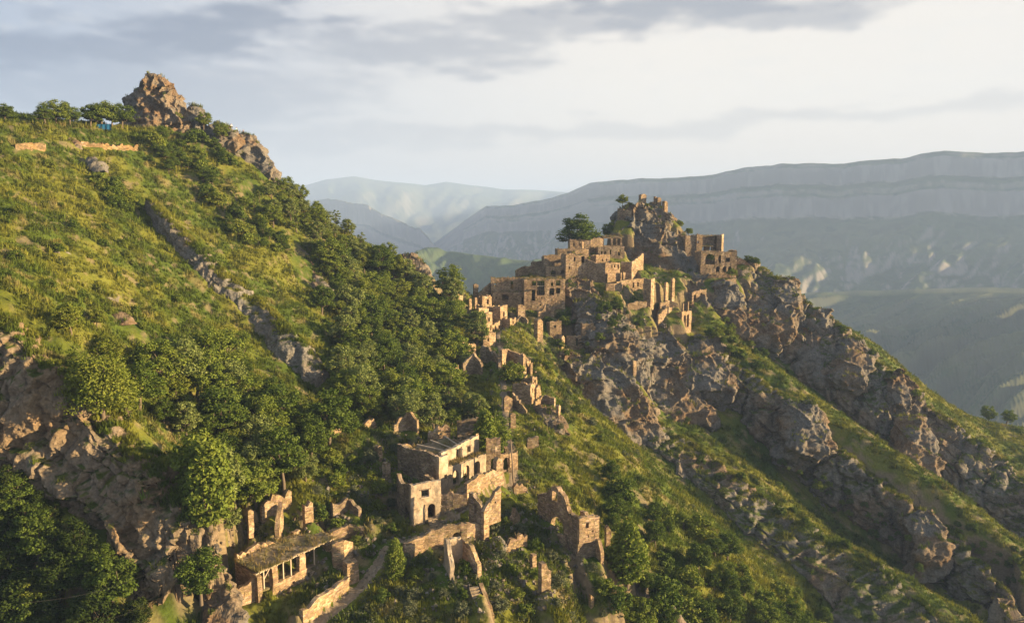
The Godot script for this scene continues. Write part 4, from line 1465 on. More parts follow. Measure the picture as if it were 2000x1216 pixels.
	# the bottom house with the timber gallery
	h = house("long low house at the bottom with an earth roof over an open timber gallery", [506, 1180, 85], 55)
	var g := {"tone": WARM, "rag": 0.1, "down": 3.0}
	wall(h, "wall", Vector2(1.9, 0), Vector2(6.75, 0), Vector2(0, -1), [1.45, 1.5, 1.55], [[1.1, -1.2, 0.6, 1.3], [2.8, 0.4, 0.35, 0.35], [0.5, 0.0, 0.3, 0.3]], g)
	wall(h, "wall", Vector2(6.75, 0), Vector2(10.9, -0.3), Vector2(0, -1), [1.6, 0.7, 0.5, 1.3], [[0.1, -0.4, 0.55, 1.3]], {"tone": WARM, "rag": 0.4, "down": 3.0})
	wall(h, "pillar", Vector2(1.95, -0.02), Vector2(2.65, -0.02), Vector2(0, -1), [3.6, 3.6], [], {"tone": WARM, "rag": 0.05, "y": 0.0, "down": 0.5, "t": 0.6})
	wall(h, "pillar", Vector2(5.8, -0.02), Vector2(6.7, -0.02), Vector2(0, -1), [3.6, 3.6], [], {"tone": WARM, "rag": 0.05, "down": 0.5, "t": 0.6})
	wall(h, "pillar", Vector2(10.1, -0.3), Vector2(10.95, -0.3), Vector2(0, -1), [3.7, 3.7], [], {"tone": WARM, "rag": 0.05, "down": 2.5, "t": 0.7})
	for s in [0.9, 3.6, 4.7, 8.2]:
		block(h, "post", Vector3(s, 2.5, -0.25), Vector3(0.14, 2.2, 0.14), M.pale_wood)
	block(h, "brace", Vector3(1.3, 3.0, -0.25), Vector3(0.1, 1.3, 0.1), M.pale_wood, 0.0, Vector2(0, -0.7))
	wall(h, "wall", Vector2(0, -0.1), Vector2(0, -4.0), Vector2(1, 0), [3.3, 3.6, 3.7], [], {"tone": TAN, "rag": 0.15, "down": 3.0})
	wall(h, "wall", Vector2(10.9, -0.9), Vector2(10.9, -4.0), Vector2(-1, 0), [3.6, 3.6], [], {"tone": TAN, "rag": 0.15, "down": 3.0})
	wall(h, "wall", Vector2(0.2, -4.0), Vector2(10.8, -4.0), Vector2(0, -1), [4.6, 4.9, 4.4, 4.3, 4.2], [[1.2, 3.9, 0.35, 0.5]], {"tone": WARM, "rag": 0.35, "down": 1.0})
	roof(h, "roof", Vector2(-0.15, -4.1), Vector2(11.2, 0.25), 3.95, 0.16, 0.25, 0.5, 0.2)
	var top := h.get_node("roof")
	block(top, "eaves_beam", Vector3(5.4, 3.62, -0.2), Vector3(11.2, 0.18, 0.2), M.pale_wood)
	for k in 15:
		block(top, "rafter", Vector3(0.2 + k * 0.76, 3.76, -1.9), Vector3(0.13, 0.13, 4.4), M.pale_wood, rng.randf_range(-0.03, 0.03))
	roof(h, "floor", Vector2(0.3, -3.9), Vector2(10.6, -0.3), 1.3, 0.2, 0.0, 0.0, 0.0)
	for q in [[640, 1158, 0.5, "upper of two fallen boards leaning on the broken front of the gallery house"], [646, 1166, 0.35, "lower of two fallen boards leaning on the broken front of the gallery house"]]:
		tag(block(self, "board", P(q[0], q[1], 87.6), Vector3(0.25, 0.05, 2.0), M.pale_wood, 0.6, Vector2(q[2], 0.0)), q[3], "board")
	run_wall("sunlit stone wall under the left end of the gallery house", [448, 1192, 83.5, 478, 1180, 84.6, 504, 1168, 85.6], [1.2, 2.3, 2.4], [], {"tone": WARM, "rag": 0.3, "down": 3.0})
	for q in [[506, 1074, 90.5, 0.9, "leftmost"], [540, 1064, 92, 0.8, "middle"], [573, 1056, 93.5, 1.2, "rightmost"]]:
		pier("short stump on the wall behind the gallery house roof, %s of three" % q[4], [q[0], q[1], q[2]], 50, 0.45, 0.45, q[3], {"tone": WARM, "rag": 0.15, "down": 3.5})
	run_wall("ruined stone wall with rounded top at the right end of the gallery house", [650, 1112, 92, 672, 1108, 92.5, 690, 1098, 94], [3.2, 3.3, 2.6], [], {"tone": WARM, "rag": 0.4, "t": 0.8})
	pier("square sunlit stump of masonry beside the path right of the gallery house", [679, 1146, 90], 40, 1.5, 1.2, 3.0, {"tone": WARM, "rag": 0.3})
	run_wall("sunlit stone terrace wall along the path at the bottom edge", [592, 1222, 82.5, 625, 1196, 84.6, 655, 1172, 86.8, 682, 1150, 88.8], [1.6, 1.7, 1.6, 1.4], [], {"tone": WARM, "rag": 0.25}, "retaining_wall")
	run_wall("long low wall above the gallery house, its rounded top half overgrown", [645, 1058, 96, 680, 1050, 97, 712, 1052, 97], [1.2, 1.7, 1.2], [], {"tone": TAN, "rag": 0.3, "t": 0.9})
	pier("slim sunlit stone pillar standing alone left of the ruined corner", [486, 1046, 92.5], 40, 0.65, 0.5, 3.4, {"tone": WARM, "rag": 0.15})
	run_wall("ruined house corner under the broad rounded tree", [512, 1010, 95, 540, 1000, 96.5, 570, 985, 98.5], [1.5, 2.2, 1.7], [], {"tone": TAN, "rag": 0.6})
	run_wall("thin sharp wall edge in front of the ruined corner under the tree", [536, 1040, 92.5, 544, 1016, 95], [0.5, 1.9, 2.1], [], {"tone": WARM, "rag": 0.4})
	pier("tapering wall stump right of the ruined corner under the tree", [596, 1018, 95], 40, 1.1, 0.8, 2.2, {"tone": TAN, "rag": 0.6})
	run_wall("low wall ruin between the terraces, left of the annex", [650, 1004, 99, 680, 998, 100.5, 700, 1008, 99.5], [1.3, 1.9, 0.8], [], {"tone": GREY, "rag": 0.5})
	pier("small pillar-like wall end left of the big house", [738, 905, 113], 50, 0.9, 0.8, 2.8, {"tone": TAN, "rag": 0.3})
	pier("short wall stump below the small pillar left of the big house", [754, 938, 108.5], 50, 0.9, 0.8, 2.4, {"tone": GREY, "rag": 0.5})
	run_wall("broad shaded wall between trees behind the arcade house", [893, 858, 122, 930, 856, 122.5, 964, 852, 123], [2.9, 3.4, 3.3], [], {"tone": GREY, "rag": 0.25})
	run_wall("crumbled sunlit wall above the big house, right of the grassy gap", [770, 842, 122, 795, 836, 123, 814, 842, 122], [1.2, 2.6, 1.6], [], {"tone": TAN, "rag": 0.8})
	run_wall("crumbled low wall above the big house, left of the grassy gap", [712, 842, 122, 735, 832, 123.5], [1.3, 1.9, 0.8], [], {"tone": WARM, "rag": 0.8})
	run_wall("broken wall pieces just behind the roof of the big house", [840, 866, 118, 858, 856, 119.5, 880, 852, 120], [1.2, 2.2, 1.6], [], {"tone": WARM, "rag": 0.7})
	run_wall("bit of tan wall hidden under the wood, left of the bright bush", [600, 862, 113, 640, 848, 115, 668, 838, 117], [1.6, 1.9, 1.4], [], {"tone": WARM, "rag": 0.5})
	run_wall("small square wall remnant among the trees on the lower left", [430, 838, 108, 452, 830, 109], [2.2, 2.4], [], {"tone": TAN, "rag": 0.2})


func path_village() -> void:
	# the ruins along the way up to the saddle
	var h := house("roofless stone house right of the path with a narrow sunlit end and one slit window", [1036, 788, 143], 70)
	shell(h, 2.7, 3.7, [[3.6, 3.5], [3.6, 3.9, 3.3], [3.2, 2.6], [3.0, 3.2]], [[1.0, 1.8, 0.5, 0.9]], [], [], {"tone": WARM, "rag": 0.3, "down": 3.0})
	run_wall("small wall piece just right of the roofless stone house", [1048, 776, 145, 1057, 770, 146.5], [1.8, 2.4, 0.9], [], {"tone": TAN, "rag": 0.4})
	run_wall("ragged wall fringe in front of the roofless stone house", [1000, 800, 140, 1014, 806, 139, 1028, 812, 138.5], [3.0, 2.0, 0.7], [], {"tone": GREY, "rag": 0.7})
	pier("rounded sunlit wall stump at the left edge of the path", [985, 806, 138.5], 20, 1.6, 0.7, 3.2, {"tone": WARM, "rag": 0.5})
	pier("small stone stump beside the path below the rounded stump", [997, 838, 131.5], 20, 1.0, 0.8, 2.8, {"tone": TAN, "rag": 0.4})
	h = house("roofless house with a slim sunlit corner pier and a bush inside", [1022, 740, 157], 68)
	shell(h, 4.4, 5.6, [[5.3, 5.2, 3.4, 3.0, 3.2], [5.2, 0.9, 0.8, 1.2], [3.6, 5.4], [5.6, 5.5]], [[1.2, 2.2, 0.8, 1.4]], [], [], {"tone": WARM, "rag": 0.3, "down": 3.0})
	run_wall("two small sunlit wall ends right of the slim corner pier", [1028, 726, 160, 1036, 734, 158.5], [2.8, 1.4, 2.9], [], {"tone": WARM, "rag": 0.3})
	h = house("tan two-storey house with sunlit end wall, lower one of the row above the path", [949, 655, 180], 62)
	shell(h, 3.2, 2.6, [[5.4, 5.3], [5.4, 5.0], [5.2, 5.1], [5.0, 5.0]], [[1.2, 3.2, 0.7, 0.9, 2], [0.5, 0.9, 0.5, 0.8], [2.1, 0.9, 0.6, 1.2]], [], [], {"tone": CLAY, "rag": 0.2, "down": 3.0})
	roof(h, "roof", Vector2(0.4, -2.4), Vector2(3.0, -0.3), 4.7, 0.3, 0.0, 0.2)
	h = house("tan house with shaded recessed front in the middle of the row above the path", [957, 650, 184], 62)
	shell(h, 6.0, 4.0, [[1.6, 1.9, 2.2, 2.6], [1.4, 1.2], [], [5.6, 5.8, 5.4]], [[0.8, 0.0, 0.7, 1.2], [2.4, 0.0, 0.7, 1.4], [4.2, 0.3, 0.8, 1.0]], [], [], {"tone": CLAY, "rag": 0.3, "down": 3.5})
	h = house("tan house with a tall window, upper end of the row above the path", [977, 640, 190], 58)
	shell(h, 3.4, 4.2, [[5.4, 5.6], [5.6, 5.2, 5.0], [5.2, 5.0], [5.0, 5.0]], [[1.4, 2.6, 0.7, 1.3, 2]], [[1.6, 2.6, 0.8, 1.1]], [], {"tone": CLAY, "rag": 0.2, "down": 3.5})
	run_wall("sunlit wall with a small opening under the row of tan houses", [944, 684, 173, 956, 682, 173.5, 968, 680, 175], [4.4, 3.6, 4.0], [[[1.0, 2.0, 0.4, 0.8]]], {"tone": WARM, "rag": 0.6})
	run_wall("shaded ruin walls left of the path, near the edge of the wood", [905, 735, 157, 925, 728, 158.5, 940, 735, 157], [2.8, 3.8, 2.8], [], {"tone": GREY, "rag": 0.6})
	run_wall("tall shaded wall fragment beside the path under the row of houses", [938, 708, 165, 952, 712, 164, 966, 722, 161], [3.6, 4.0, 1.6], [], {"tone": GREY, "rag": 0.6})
	pier("small sunlit stub of a wall inside the wood edge", [889, 742, 156], 40, 0.9, 0.6, 3.2, {"tone": WARM, "rag": 0.5})
	run_wall("ruined wall crowning a small rock right of the path, upper one", [1046, 800, 141, 1062, 786, 143, 1082, 792, 142], [1.6, 1.4, 1.4], [], {"tone": TAN, "rag": 0.4})
	pier("thin upright wall end on the small rock right of the path", [1091, 822, 139], 60, 0.8, 0.6, 3.0, {"tone": TAN, "rag": 0.3})
	run_wall("low wall below the bushes right of the path, half hidden", [1030, 878, 128, 1052, 872, 128.5], [1.8, 2.2, 1.6], [], {"tone": GREY, "rag": 0.4})
	h = house("flat-roofed tan ruin on the crest where the wood ends", [884, 566, 199], 40)
	shell(h, 2.6, 5.0, [[2.4, 2.3], [2.4, 2.7, 2.3], [2.3, 2.2], [2.4, 2.4]], [], [[1.2, 0.6, 0.6, 0.9]], [], {"tone": TAN, "rag": 0.2, "down": 2.0})
	h = house("sunlit square ruin below the crest ruin at the edge of the wood", [895, 594, 195], 45)
	shell(h, 1.6, 3.4, [[3.0, 2.9], [3.0, 2.8], [2.6, 2.4], [2.6, 2.6]], [], [], [], {"tone": WARM, "rag": 0.25, "down": 2.0})
	pier("left one of two slim sunlit pillars before the saddle", [917, 604, 194], 40, 0.7, 0.5, 2.9, {"tone": WARM, "rag": 0.2})
	pier("right one of two slim sunlit pillars before the saddle", [928, 600, 196], 40, 0.7, 0.5, 2.7, {"tone": WARM, "rag": 0.2})
	h = house("small sunlit house ruin with a doorway at the foot of the upper village", [942, 602, 198], 32)
	shell(h, 2.9, 3.0, [[3.3, 3.1], [3.2, 2.4], [3.2, 3.2], [2.6, 3.0]], [[1.4, 1.0, 0.6, 1.3]], [], [], {"tone": WARM, "rag": 0.3, "down": 2.0})
	pier("dark stump of a wall on the saddle against the valley", [926, 574, 205], 20, 1.2, 1.0, 2.8, {"tone": GREY, "rag": 0.3})


func saddle_ruins() -> void:
	run_wall("broken wall between the two sunlit pillars and the small sunlit house", [930, 612, 193, 940, 614, 192, 950, 618, 190], [2.0, 2.6, 1.6], [], {"tone": WARM, "rag": 0.5})
	h_small("tiny roofless ruin beside the way just under the saddle", [996, 640, 188], 50, 2.4, 3.0, 2.4)
	h_small("roofless ruin half hidden under the wood edge, left of the tall shaded fragment", [914, 700, 166], 55, 3.0, 3.6, 3.2)
	h_small("small roofless ruin below the corner pier ruin, right of the path", [1040, 760, 149], 60, 2.0, 2.6, 2.6)
	run_wall("tan wall along the left edge of the path under the row of houses", [962, 700, 163, 972, 716, 159, 974, 736, 154], [1.6, 1.8, 1.2], [], {"tone": WARM, "rag": 0.4})
	run_wall("low stone edging on the left of the path above the tall pier", [984, 880, 122, 990, 905, 118, 992, 925, 115], [0.9, 1.1, 0.8], [], {"tone": TAN, "rag": 0.4})


func h_small(label: String, at: Array, yaw_deg: float, wide: float, deep: float, tall: float) -> void:
	var h := house(label, at, yaw_deg)
	shell(h, wide, deep, [[tall, tall * 0.9], [tall, tall * 0.7, tall * 0.5], [tall * 0.9, tall * 0.6], [tall * 0.7, tall]], [[wide * 0.4, tall * 0.35, 0.5, 0.8]], [], [], {"tone": WARM, "rag": 0.4, "cell": 0.45})


# ---------------------------------------------------------------- the upper village
func upper_village() -> void:
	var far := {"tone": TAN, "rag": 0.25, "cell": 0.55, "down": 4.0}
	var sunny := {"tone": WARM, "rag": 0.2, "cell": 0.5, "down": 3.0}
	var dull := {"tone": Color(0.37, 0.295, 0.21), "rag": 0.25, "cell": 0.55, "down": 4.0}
	var h := house("largest house of the upper village with a tall broken front of big dark openings", [1024, 606, 203], 7)
	shell(h, 11.2, 6.0, [[8.3, 8.6, 8.2, 8.5, 8.3], [8.3, 8.0], [8.3, 7.6], []], [[2.1, 6.7, 1.1, 1.25], [3.5, 4.0, 2.0, 4.0], [2.0, 2.6, 1.0, 2.9], [6.9, 4.0, 1.3, 1.9], [8.7, 4.5, 1.2, 1.5], [8.6, 6.6, 1.3, 1.5], [7.2, 6.6, 0.7, 0.9], [4.2, 1.2, 0.4, 0.4], [4.6, 3.2, 0.3, 0.3], [3.1, 3.2, 0.3, 0.3]], [], [], far)
	roof(h, "roof", Vector2(0.4, -5.8), Vector2(10.8, -0.4), 8.2, 0.3, 0.3, 0.35)
	roof(h, "floor", Vector2(0.5, -5.6), Vector2(10.6, -0.6), 5.6, 0.25, 0.0, 0.0, 0.0)
	for k in 3:
		block(h, "post", Vector3(3.9 + k * 0.55, 6.0, -0.5), Vector3(0.14, 4.0, 0.14), M.timber)
	block(h, "beam", Vector3(4.5, 6.5, -0.45), Vector3(2.2, 0.2, 0.2), M.pale_wood)
	block(h, "balcony", Vector3(2.6, 5.7, 0.35), Vector3(1.9, 0.12, 0.7), M.timber)
	h = house("broad lower house at the left end of the upper village with one dark window", [958, 603, 206], 3)
	wall(h, "wall", Vector2(0.5, 1.2), Vector2(9.4, 1.2), Vector2(0, -1), [4.6, 5.0, 4.6, 4.8], [[2.6, 2.6, 1.8, 1.4], [0.8, 2.8, 0.5, 0.8], [8.0, 1.6, 0.95, 1.7, 1]], far)
	wall(h, "wall", Vector2(0.2, -1.0), Vector2(9.4, -1.0), Vector2(0, -1), [8.2, 8.4, 8.5, 8.3], [[0.9, 6.0, 0.5, 0.9], [5.4, 5.4, 0.7, 2.0]], far)
	wall(h, "wall", Vector2(0.2, -1.6), Vector2(0.2, -7.0), Vector2(1, 0), [8.2, 8.0], [], far)
	roof(h, "terrace", Vector2(0.6, -1.0), Vector2(9.3, 0.9), 4.5, 0.4, 0.0, 0.5, 0.0)
	roof(h, "roof", Vector2(0.4, -6.8), Vector2(9.3, -1.2), 8.0, 0.3, 0.0, 0.2)
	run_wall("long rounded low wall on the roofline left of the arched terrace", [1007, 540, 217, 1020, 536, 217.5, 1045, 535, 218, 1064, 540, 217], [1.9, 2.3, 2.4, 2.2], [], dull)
	h = house("terrace house with two dark arches below the square tower block", [1067, 546, 214], 6)
	shell(h, 5.6, 4.0, [[3.9, 3.8], [3.8, 3.6], [3.8, 3.6], []], [[1.3, 1.4, 1.4, 1.3, 1], [4.1, 1.6, 1.1, 1.2, 1]], [], [], far)
	roof(h, "roof", Vector2(0.4, -3.8), Vector2(5.3, -0.4), 3.5, 0.3, 0.0, 0.6)
	h = house("thin-walled ruin standing on the left of the arched terrace house", [1063, 520, 219], 10)
	shell(h, 6.2, 4.0, [[3.0, 1.0, 0.8, 1.2], [3.0, 2.6], [1.5, 2.0], [3.0, 3.2, 2.8]], [], [], [], dull)
	h = house("square tower block with window openings in the middle of the upper village", [1105, 546, 213], 12)
	shell(h, 6.2, 5.0, [[7.2, 7.4, 6.6, 7.2], [7.3, 7.0], [7.0, 6.6], [7, 7]], [[2.3, 5.2, 0.5, 1.2], [4.6, 4.7, 0.9, 1.9], [0.9, 3.0, 0.4, 0.7], [4.8, 2.8, 0.3, 0.4], [3.0, 0.8, 0.3, 0.4]], [], [], far)
	roof(h, "roof", Vector2(0.5, -4.8), Vector2(5.8, -0.4), 6.7, 0.3, 0.2, 0.3)
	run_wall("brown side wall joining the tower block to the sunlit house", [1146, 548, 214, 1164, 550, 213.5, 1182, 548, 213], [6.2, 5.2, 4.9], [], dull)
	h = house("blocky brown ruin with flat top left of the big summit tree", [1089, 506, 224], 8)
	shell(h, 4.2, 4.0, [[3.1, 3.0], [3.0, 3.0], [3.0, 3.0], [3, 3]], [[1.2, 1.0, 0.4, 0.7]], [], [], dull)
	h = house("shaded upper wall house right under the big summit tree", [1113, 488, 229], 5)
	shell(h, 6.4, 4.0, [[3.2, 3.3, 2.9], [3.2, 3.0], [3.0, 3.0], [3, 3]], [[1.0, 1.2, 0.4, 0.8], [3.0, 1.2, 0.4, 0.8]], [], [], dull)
	pier("bright slim column-like wall end on the upper terrace under the big tree", [1137, 490, 226], 30, 0.7, 0.5, 3.0, sunny)
	run_wall("sunlit crumbled wall at the foot of the bright slim column", [1124, 496, 224, 1140, 496, 224.5, 1150, 494, 225], [1.2, 1.6, 1.0], [], {"tone": WARM, "rag": 0.4, "cell": 0.5})
	h = house("small sunlit house with two windows above the larger sunlit house", [1164, 516, 220], 28)
	shell(h, 5.0, 3.0, [[2.7, 2.8], [2.6, 2.4], [2.8, 2.6], [2.6, 2.6]], [[2.2, 0.8, 0.4, 0.7], [3.6, 0.8, 0.4, 0.7]], [], [], sunny)
	roof(h, "roof", Vector2(0.3, -2.8), Vector2(4.8, -0.3), 2.2, 0.25, 0.0, 0.3)
	h = house("brightest two-storey sunlit house in the middle of the upper village", [1182, 550, 213], 30)
	shell(h, 5.3, 4.5, [[5.4, 5.3], [5.3, 5.0], [5.3, 5.0], [5, 5]], [[2.1, 3.9, 0.45, 0.8, 2], [3.1, 3.9, 0.45, 0.8, 2], [4.3, 3.5, 0.55, 1.2, 2], [1.9, 0.3, 0.4, 1.0], [1.0, 0.8, 0.3, 0.3]], [[1.0, 1.6, 0.4, 0.6]], [], sunny)
	roof(h, "roof", Vector2(0.4, -4.3), Vector2(5.0, -0.4), 4.9, 0.25, 0.0, 0.3)
	wall(h, "ledge", Vector2(0.4, 0.55), Vector2(5.8, 0.55), Vector2(0, -1), [2.3, 2.4], [], {"tone": WARM, "rag": 0.15, "t": 0.5, "cell": 0.5})
	h = house("shaded loggia with three pillars built against the summit rock", [1177, 482, 233], 6)
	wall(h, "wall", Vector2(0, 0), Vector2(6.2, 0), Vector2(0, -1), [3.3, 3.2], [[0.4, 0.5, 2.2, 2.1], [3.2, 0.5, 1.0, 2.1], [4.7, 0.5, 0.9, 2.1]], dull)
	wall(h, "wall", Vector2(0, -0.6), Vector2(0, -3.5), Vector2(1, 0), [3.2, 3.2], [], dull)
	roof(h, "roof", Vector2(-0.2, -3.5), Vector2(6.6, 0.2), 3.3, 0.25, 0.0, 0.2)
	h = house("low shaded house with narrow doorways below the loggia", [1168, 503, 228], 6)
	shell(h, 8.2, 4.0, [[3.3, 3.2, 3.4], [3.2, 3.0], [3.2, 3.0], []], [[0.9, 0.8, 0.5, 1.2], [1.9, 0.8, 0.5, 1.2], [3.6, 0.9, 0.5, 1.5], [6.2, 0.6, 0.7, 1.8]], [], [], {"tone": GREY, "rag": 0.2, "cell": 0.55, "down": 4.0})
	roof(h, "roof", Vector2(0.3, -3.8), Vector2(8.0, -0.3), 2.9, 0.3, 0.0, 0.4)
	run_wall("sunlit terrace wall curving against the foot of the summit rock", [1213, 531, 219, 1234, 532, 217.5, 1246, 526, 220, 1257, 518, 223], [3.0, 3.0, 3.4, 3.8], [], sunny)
	run_wall("long row of sunlit pillars and doorways, remains of a facade", [1204, 572, 212, 1232, 566, 214, 1259, 562, 216], [3.2, 3.0, 2.8], [[[0.8, 0.0, 0.7, 2.3], [2.2, 0.4, 0.6, 1.8], [3.4, 0.2, 0.5, 2.0]], [[0.6, 0.6, 0.6, 1.5], [2.2, 0.9, 0.6, 1.2]]], sunny)
	h = house("square sunlit tower stump at the end of the long row of pillars", [1271, 588, 209], 58)
	shell(h, 2.6, 2.2, [[6.0, 6.2], [6.1, 6.3], [5.8, 5.6], [5.8, 5.8]], [[0.9, 3.6, 0.35, 0.8]], [[0.8, 1.8, 0.4, 0.9]], [], sunny)
	pier("tall sunlit wall slab right of the square tower stump", [1300, 582, 212], 50, 1.6, 0.6, 4.6, sunny)
	pier("shorter wall slab, second to the right of the square tower stump", [1313, 568, 215], 40, 1.2, 0.6, 3.6, sunny)
	h = house("castle-like house on the right of the summit rock with a sunlit end tower", [1338, 500, 238], 10)
	wall(h, "wall", Vector2(0, 0), Vector2(3.6, 0), Vector2(0, -1), [6.4, 6.6], [[1.4, 0.6, 0.3, 0.5]], dull)
	wall(h, "wall", Vector2(3.6, 0.5), Vector2(5.6, 0.5), Vector2(0, -1), [6.8, 6.7], [[0.3, 4.0, 0.4, 0.9]], far)
	wall(h, "wall", Vector2(5.6, -1.5), Vector2(10.6, -1.5), Vector2(0, -1), [6.6, 6.4], [[0.5, 1.0, 1.0, 1.8], [3.4, 1.6, 0.5, 1.4]], dull)
	wall(h, "wall", Vector2(10.6, 0.0), Vector2(11.8, 1.0), Vector2(0.3, -0.95), [6.6, 6.7], [], {"tone": TAN, "rag": 0.15, "down": 4.0})
	wall(h, "wall", Vector2(11.8, 1.0), Vector2(13.6, -1.4), Vector2(-0.8, -0.6), [6.7, 6.8], [], {"tone": WARM, "rag": 0.15, "down": 4.0})
	wall(h, "wall", Vector2(13.5, -1.5), Vector2(11.4, -5.0), Vector2(-0.8, 0.3), [6.6, 6.6], [], far)
	wall(h, "wall", Vector2(0.0, -0.6), Vector2(0.0, -5.0), Vector2(1, 0), [6.4, 6.4], [], far)
	roof(h, "roof", Vector2(0.2, -4.8), Vector2(12.0, -1.0), 6.3, 0.3, 0.0, 0.2)
	roof(h, "porch_roof", Vector2(5.6, -1.4), Vector2(9.2, 0.4), 3.2, 0.15, 0.5, 0.2)
	h = house("large ruin with three round arches and big broken openings on the right cliff", [1368, 541, 231], 5)
	shell(h, 11.4, 6.0, [[8.2, 8.0, 8.0, 7.6, 7.8], [8.0, 7.6], [8.2, 8.0], [7, 7]], [[4.9, 1.5, 1.15, 1.8, 1], [7.1, 1.5, 1.1, 1.8, 1], [8.75, 1.5, 1.05, 1.8, 1], [1.4, 3.9, 3.1, 3.2, 1], [5.7, 4.3, 0.7, 2.3], [7.9, 4.6, 1.3, 1.3]], [], [], far)
	roof(h, "floor", Vector2(0.5, -5.8), Vector2(11.0, -0.6), 3.6, 0.3, 0.0, 0.5, 0.0)
	roof(h, "roof", Vector2(5.0, -5.8), Vector2(11.0, -2.6), 7.4, 0.3, 0.0, 0.2)
	run_wall("brown terrace wall under the house with three round arches", [1396, 566, 228, 1418, 564, 228.5, 1438, 560, 229], [2.6, 2.8, 2.8], [], far, "retaining_wall")
	run_wall("small wall with a row of low arches below the right cliff house", [1352, 588, 223, 1366, 584, 224, 1380, 580, 225], [2.6, 2.8, 2.4], [[[0.6, 0.3, 0.9, 1.7, 1]], [[0.3, 0.3, 0.9, 1.6, 1]]], far)
	h = house("tall ruin with two slender sunlit arches on the edge of the middle ridge", [1331, 652, 209], 45)
	shell(h, 5.0, 6.2, [[6.2, 6.1], [6.1, 5.2, 4.6], [6.0, 5.0], [5.0, 5.4]], [[1.0, 1.6, 1.15, 3.6, 1], [2.6, 1.6, 1.15, 3.6, 1]], [[1.0, 3.6, 0.5, 0.7], [3.6, 3.4, 0.4, 0.6]], [], sunny)
	block(h, "gable_post", Vector3(0.8, 7.3, -0.3), Vector3(0.5, 2.4, 0.5), M.stone)
	block(h, "gable_post", Vector3(3.4, 7.4, -0.3), Vector3(0.5, 2.6, 0.5), M.stone)
	run_wall("ragged wall on the cliff left of the house with two slender arches", [1286, 640, 207, 1300, 632, 209, 1316, 626, 212], [3.6, 4.4, 4.0], [[[1.0, 2.4, 0.4, 0.5]]], far)
	run_wall("brown wall stepping up from the saddle to the left end of the upper village", [936, 596, 204, 948, 588, 206, 960, 582, 208], [2.6, 3.6, 4.4], [], dull)
	h = house("small roofless house behind the low wall on the roofline", [1040, 528, 222], 8)
	shell(h, 4.4, 3.0, [[2.6, 2.8], [2.6, 2.2], [2.4, 2.6], [2.6, 2.4]], [[1.2, 1.0, 0.5, 1.0]], [], [], dull)
	run_wall("shaded wall between the summit tree and the loggia", [1148, 492, 231, 1162, 488, 232, 1178, 486, 233], [3.2, 3.8, 3.4], [[[0.8, 1.0, 0.4, 0.9]]], dull)
	run_wall("low sunlit terrace wall under the brightest two-storey house", [1184, 566, 209, 1200, 566, 209.5, 1214, 562, 211], [1.6, 1.8, 1.4], [], sunny)
	pier("slim sunlit gatepost right of the brightest two-storey house", [1217, 550, 214], 30, 0.8, 0.6, 3.0, sunny)
	run_wall("crumbling terrace wall below the square sunlit tower stump", [1226, 606, 207, 1246, 602, 208, 1264, 600, 208.5], [1.6, 2.0, 1.5], [], far)
	run_wall("low wall on the grass between the two wall slabs and the arched house", [1290, 600, 211, 1308, 598, 212, 1324, 600, 212], [1.2, 1.6, 1.0], [], sunny)
	run_wall("tumbled wall left of the castle-like house at the foot of the summit rock", [1316, 520, 235, 1330, 518, 236, 1346, 520, 235.5], [2.0, 2.6, 2.2], [], dull)
	run_wall("low wall on the ridge right of the three-arched ruin", [1440, 514, 236, 1454, 516, 236, 1468, 524, 235], [1.8, 1.4, 0.9], [], far)
	h = house("squat ruin with a single window, lowest house under the largest one", [1074, 650, 195], 15)
	shell(h, 3.2, 3.0, [[2.8, 3.0], [2.8, 2.4], [2.8, 2.2], [2.6, 2.6]], [[1.2, 1.2, 0.5, 0.8]], [], [], far)
	# the ruins on the ledge below
	h = house("tower-like ruin with one window on the ledge below the upper village", [1137, 676, 196], 8)
	shell(h, 3.0, 3.0, [[5.8, 6.0], [5.8, 5.6], [6.0, 5.8], [5, 5]], [[1.1, 3.6, 0.4, 0.7]], [], [], far)
	wall(h, "buttress", Vector2(3.0, 0.3), Vector2(3.6, 0.1), Vector2(0, -1), [5.4, 4.8], [], {"tone": WARM, "rag": 0.3, "down": 4.0, "t": 0.7})
	run_wall("facade wall with a doorway left of the tower-like ruin", [1107, 682, 195, 1122, 681, 195.5, 1137, 680, 196], [3.4, 3.4, 3.2], [[], [[0.4, 0.8, 0.6, 2.0, 2]]], far)
	pier("tall sunlit double pier at the left end of the doorway wall", [1097, 700, 193], 40, 1.1, 0.9, 6.0, sunny)
	run_wall("wall with two small arches right of the tower-like ruin", [1163, 678, 197, 1178, 677, 197.5, 1194, 674, 199], [3.2, 3.6, 2.2], [[[1.0, 0.4, 0.95, 1.4, 1]], [[0.1, 0.4, 0.95, 1.4, 1]]], far)
	pier("lone tower stump, half sunlit, left of the ledge ruins", [1050, 668, 189], 42, 1.9, 1.4, 5.8, {"tone": TAN, "rag": 0.25, "down": 4.0})
	pier("rounded bastion-like stump in front of the largest house", [1012, 624, 199], 20, 2.0, 1.2, 4.0, far)
	run_wall("low arched wall remains left of the lone tower stump", [1004, 640, 196, 1018, 630, 198, 1030, 636, 197], [1.4, 2.0, 1.4], [], {"tone": GREY, "rag": 0.4, "cell": 0.5})
	run_wall("jumbled wall remains under the largest house", [1052, 622, 200, 1066, 616, 201, 1082, 618, 201], [1.4, 2.6, 1.6], [], {"tone": TAN, "rag": 0.9, "cell": 0.5})
	run_wall("brown terrace wall low on the ledge above the gully", [1194, 736, 189, 1212, 734, 190, 1230, 732, 191], [2.4, 2.8, 2.6], [], far, "retaining_wall")
	pier("thin wall stump at the right end of the ledge terrace wall", [1237, 738, 189.5], 30, 1.0, 0.8, 4.8, far)
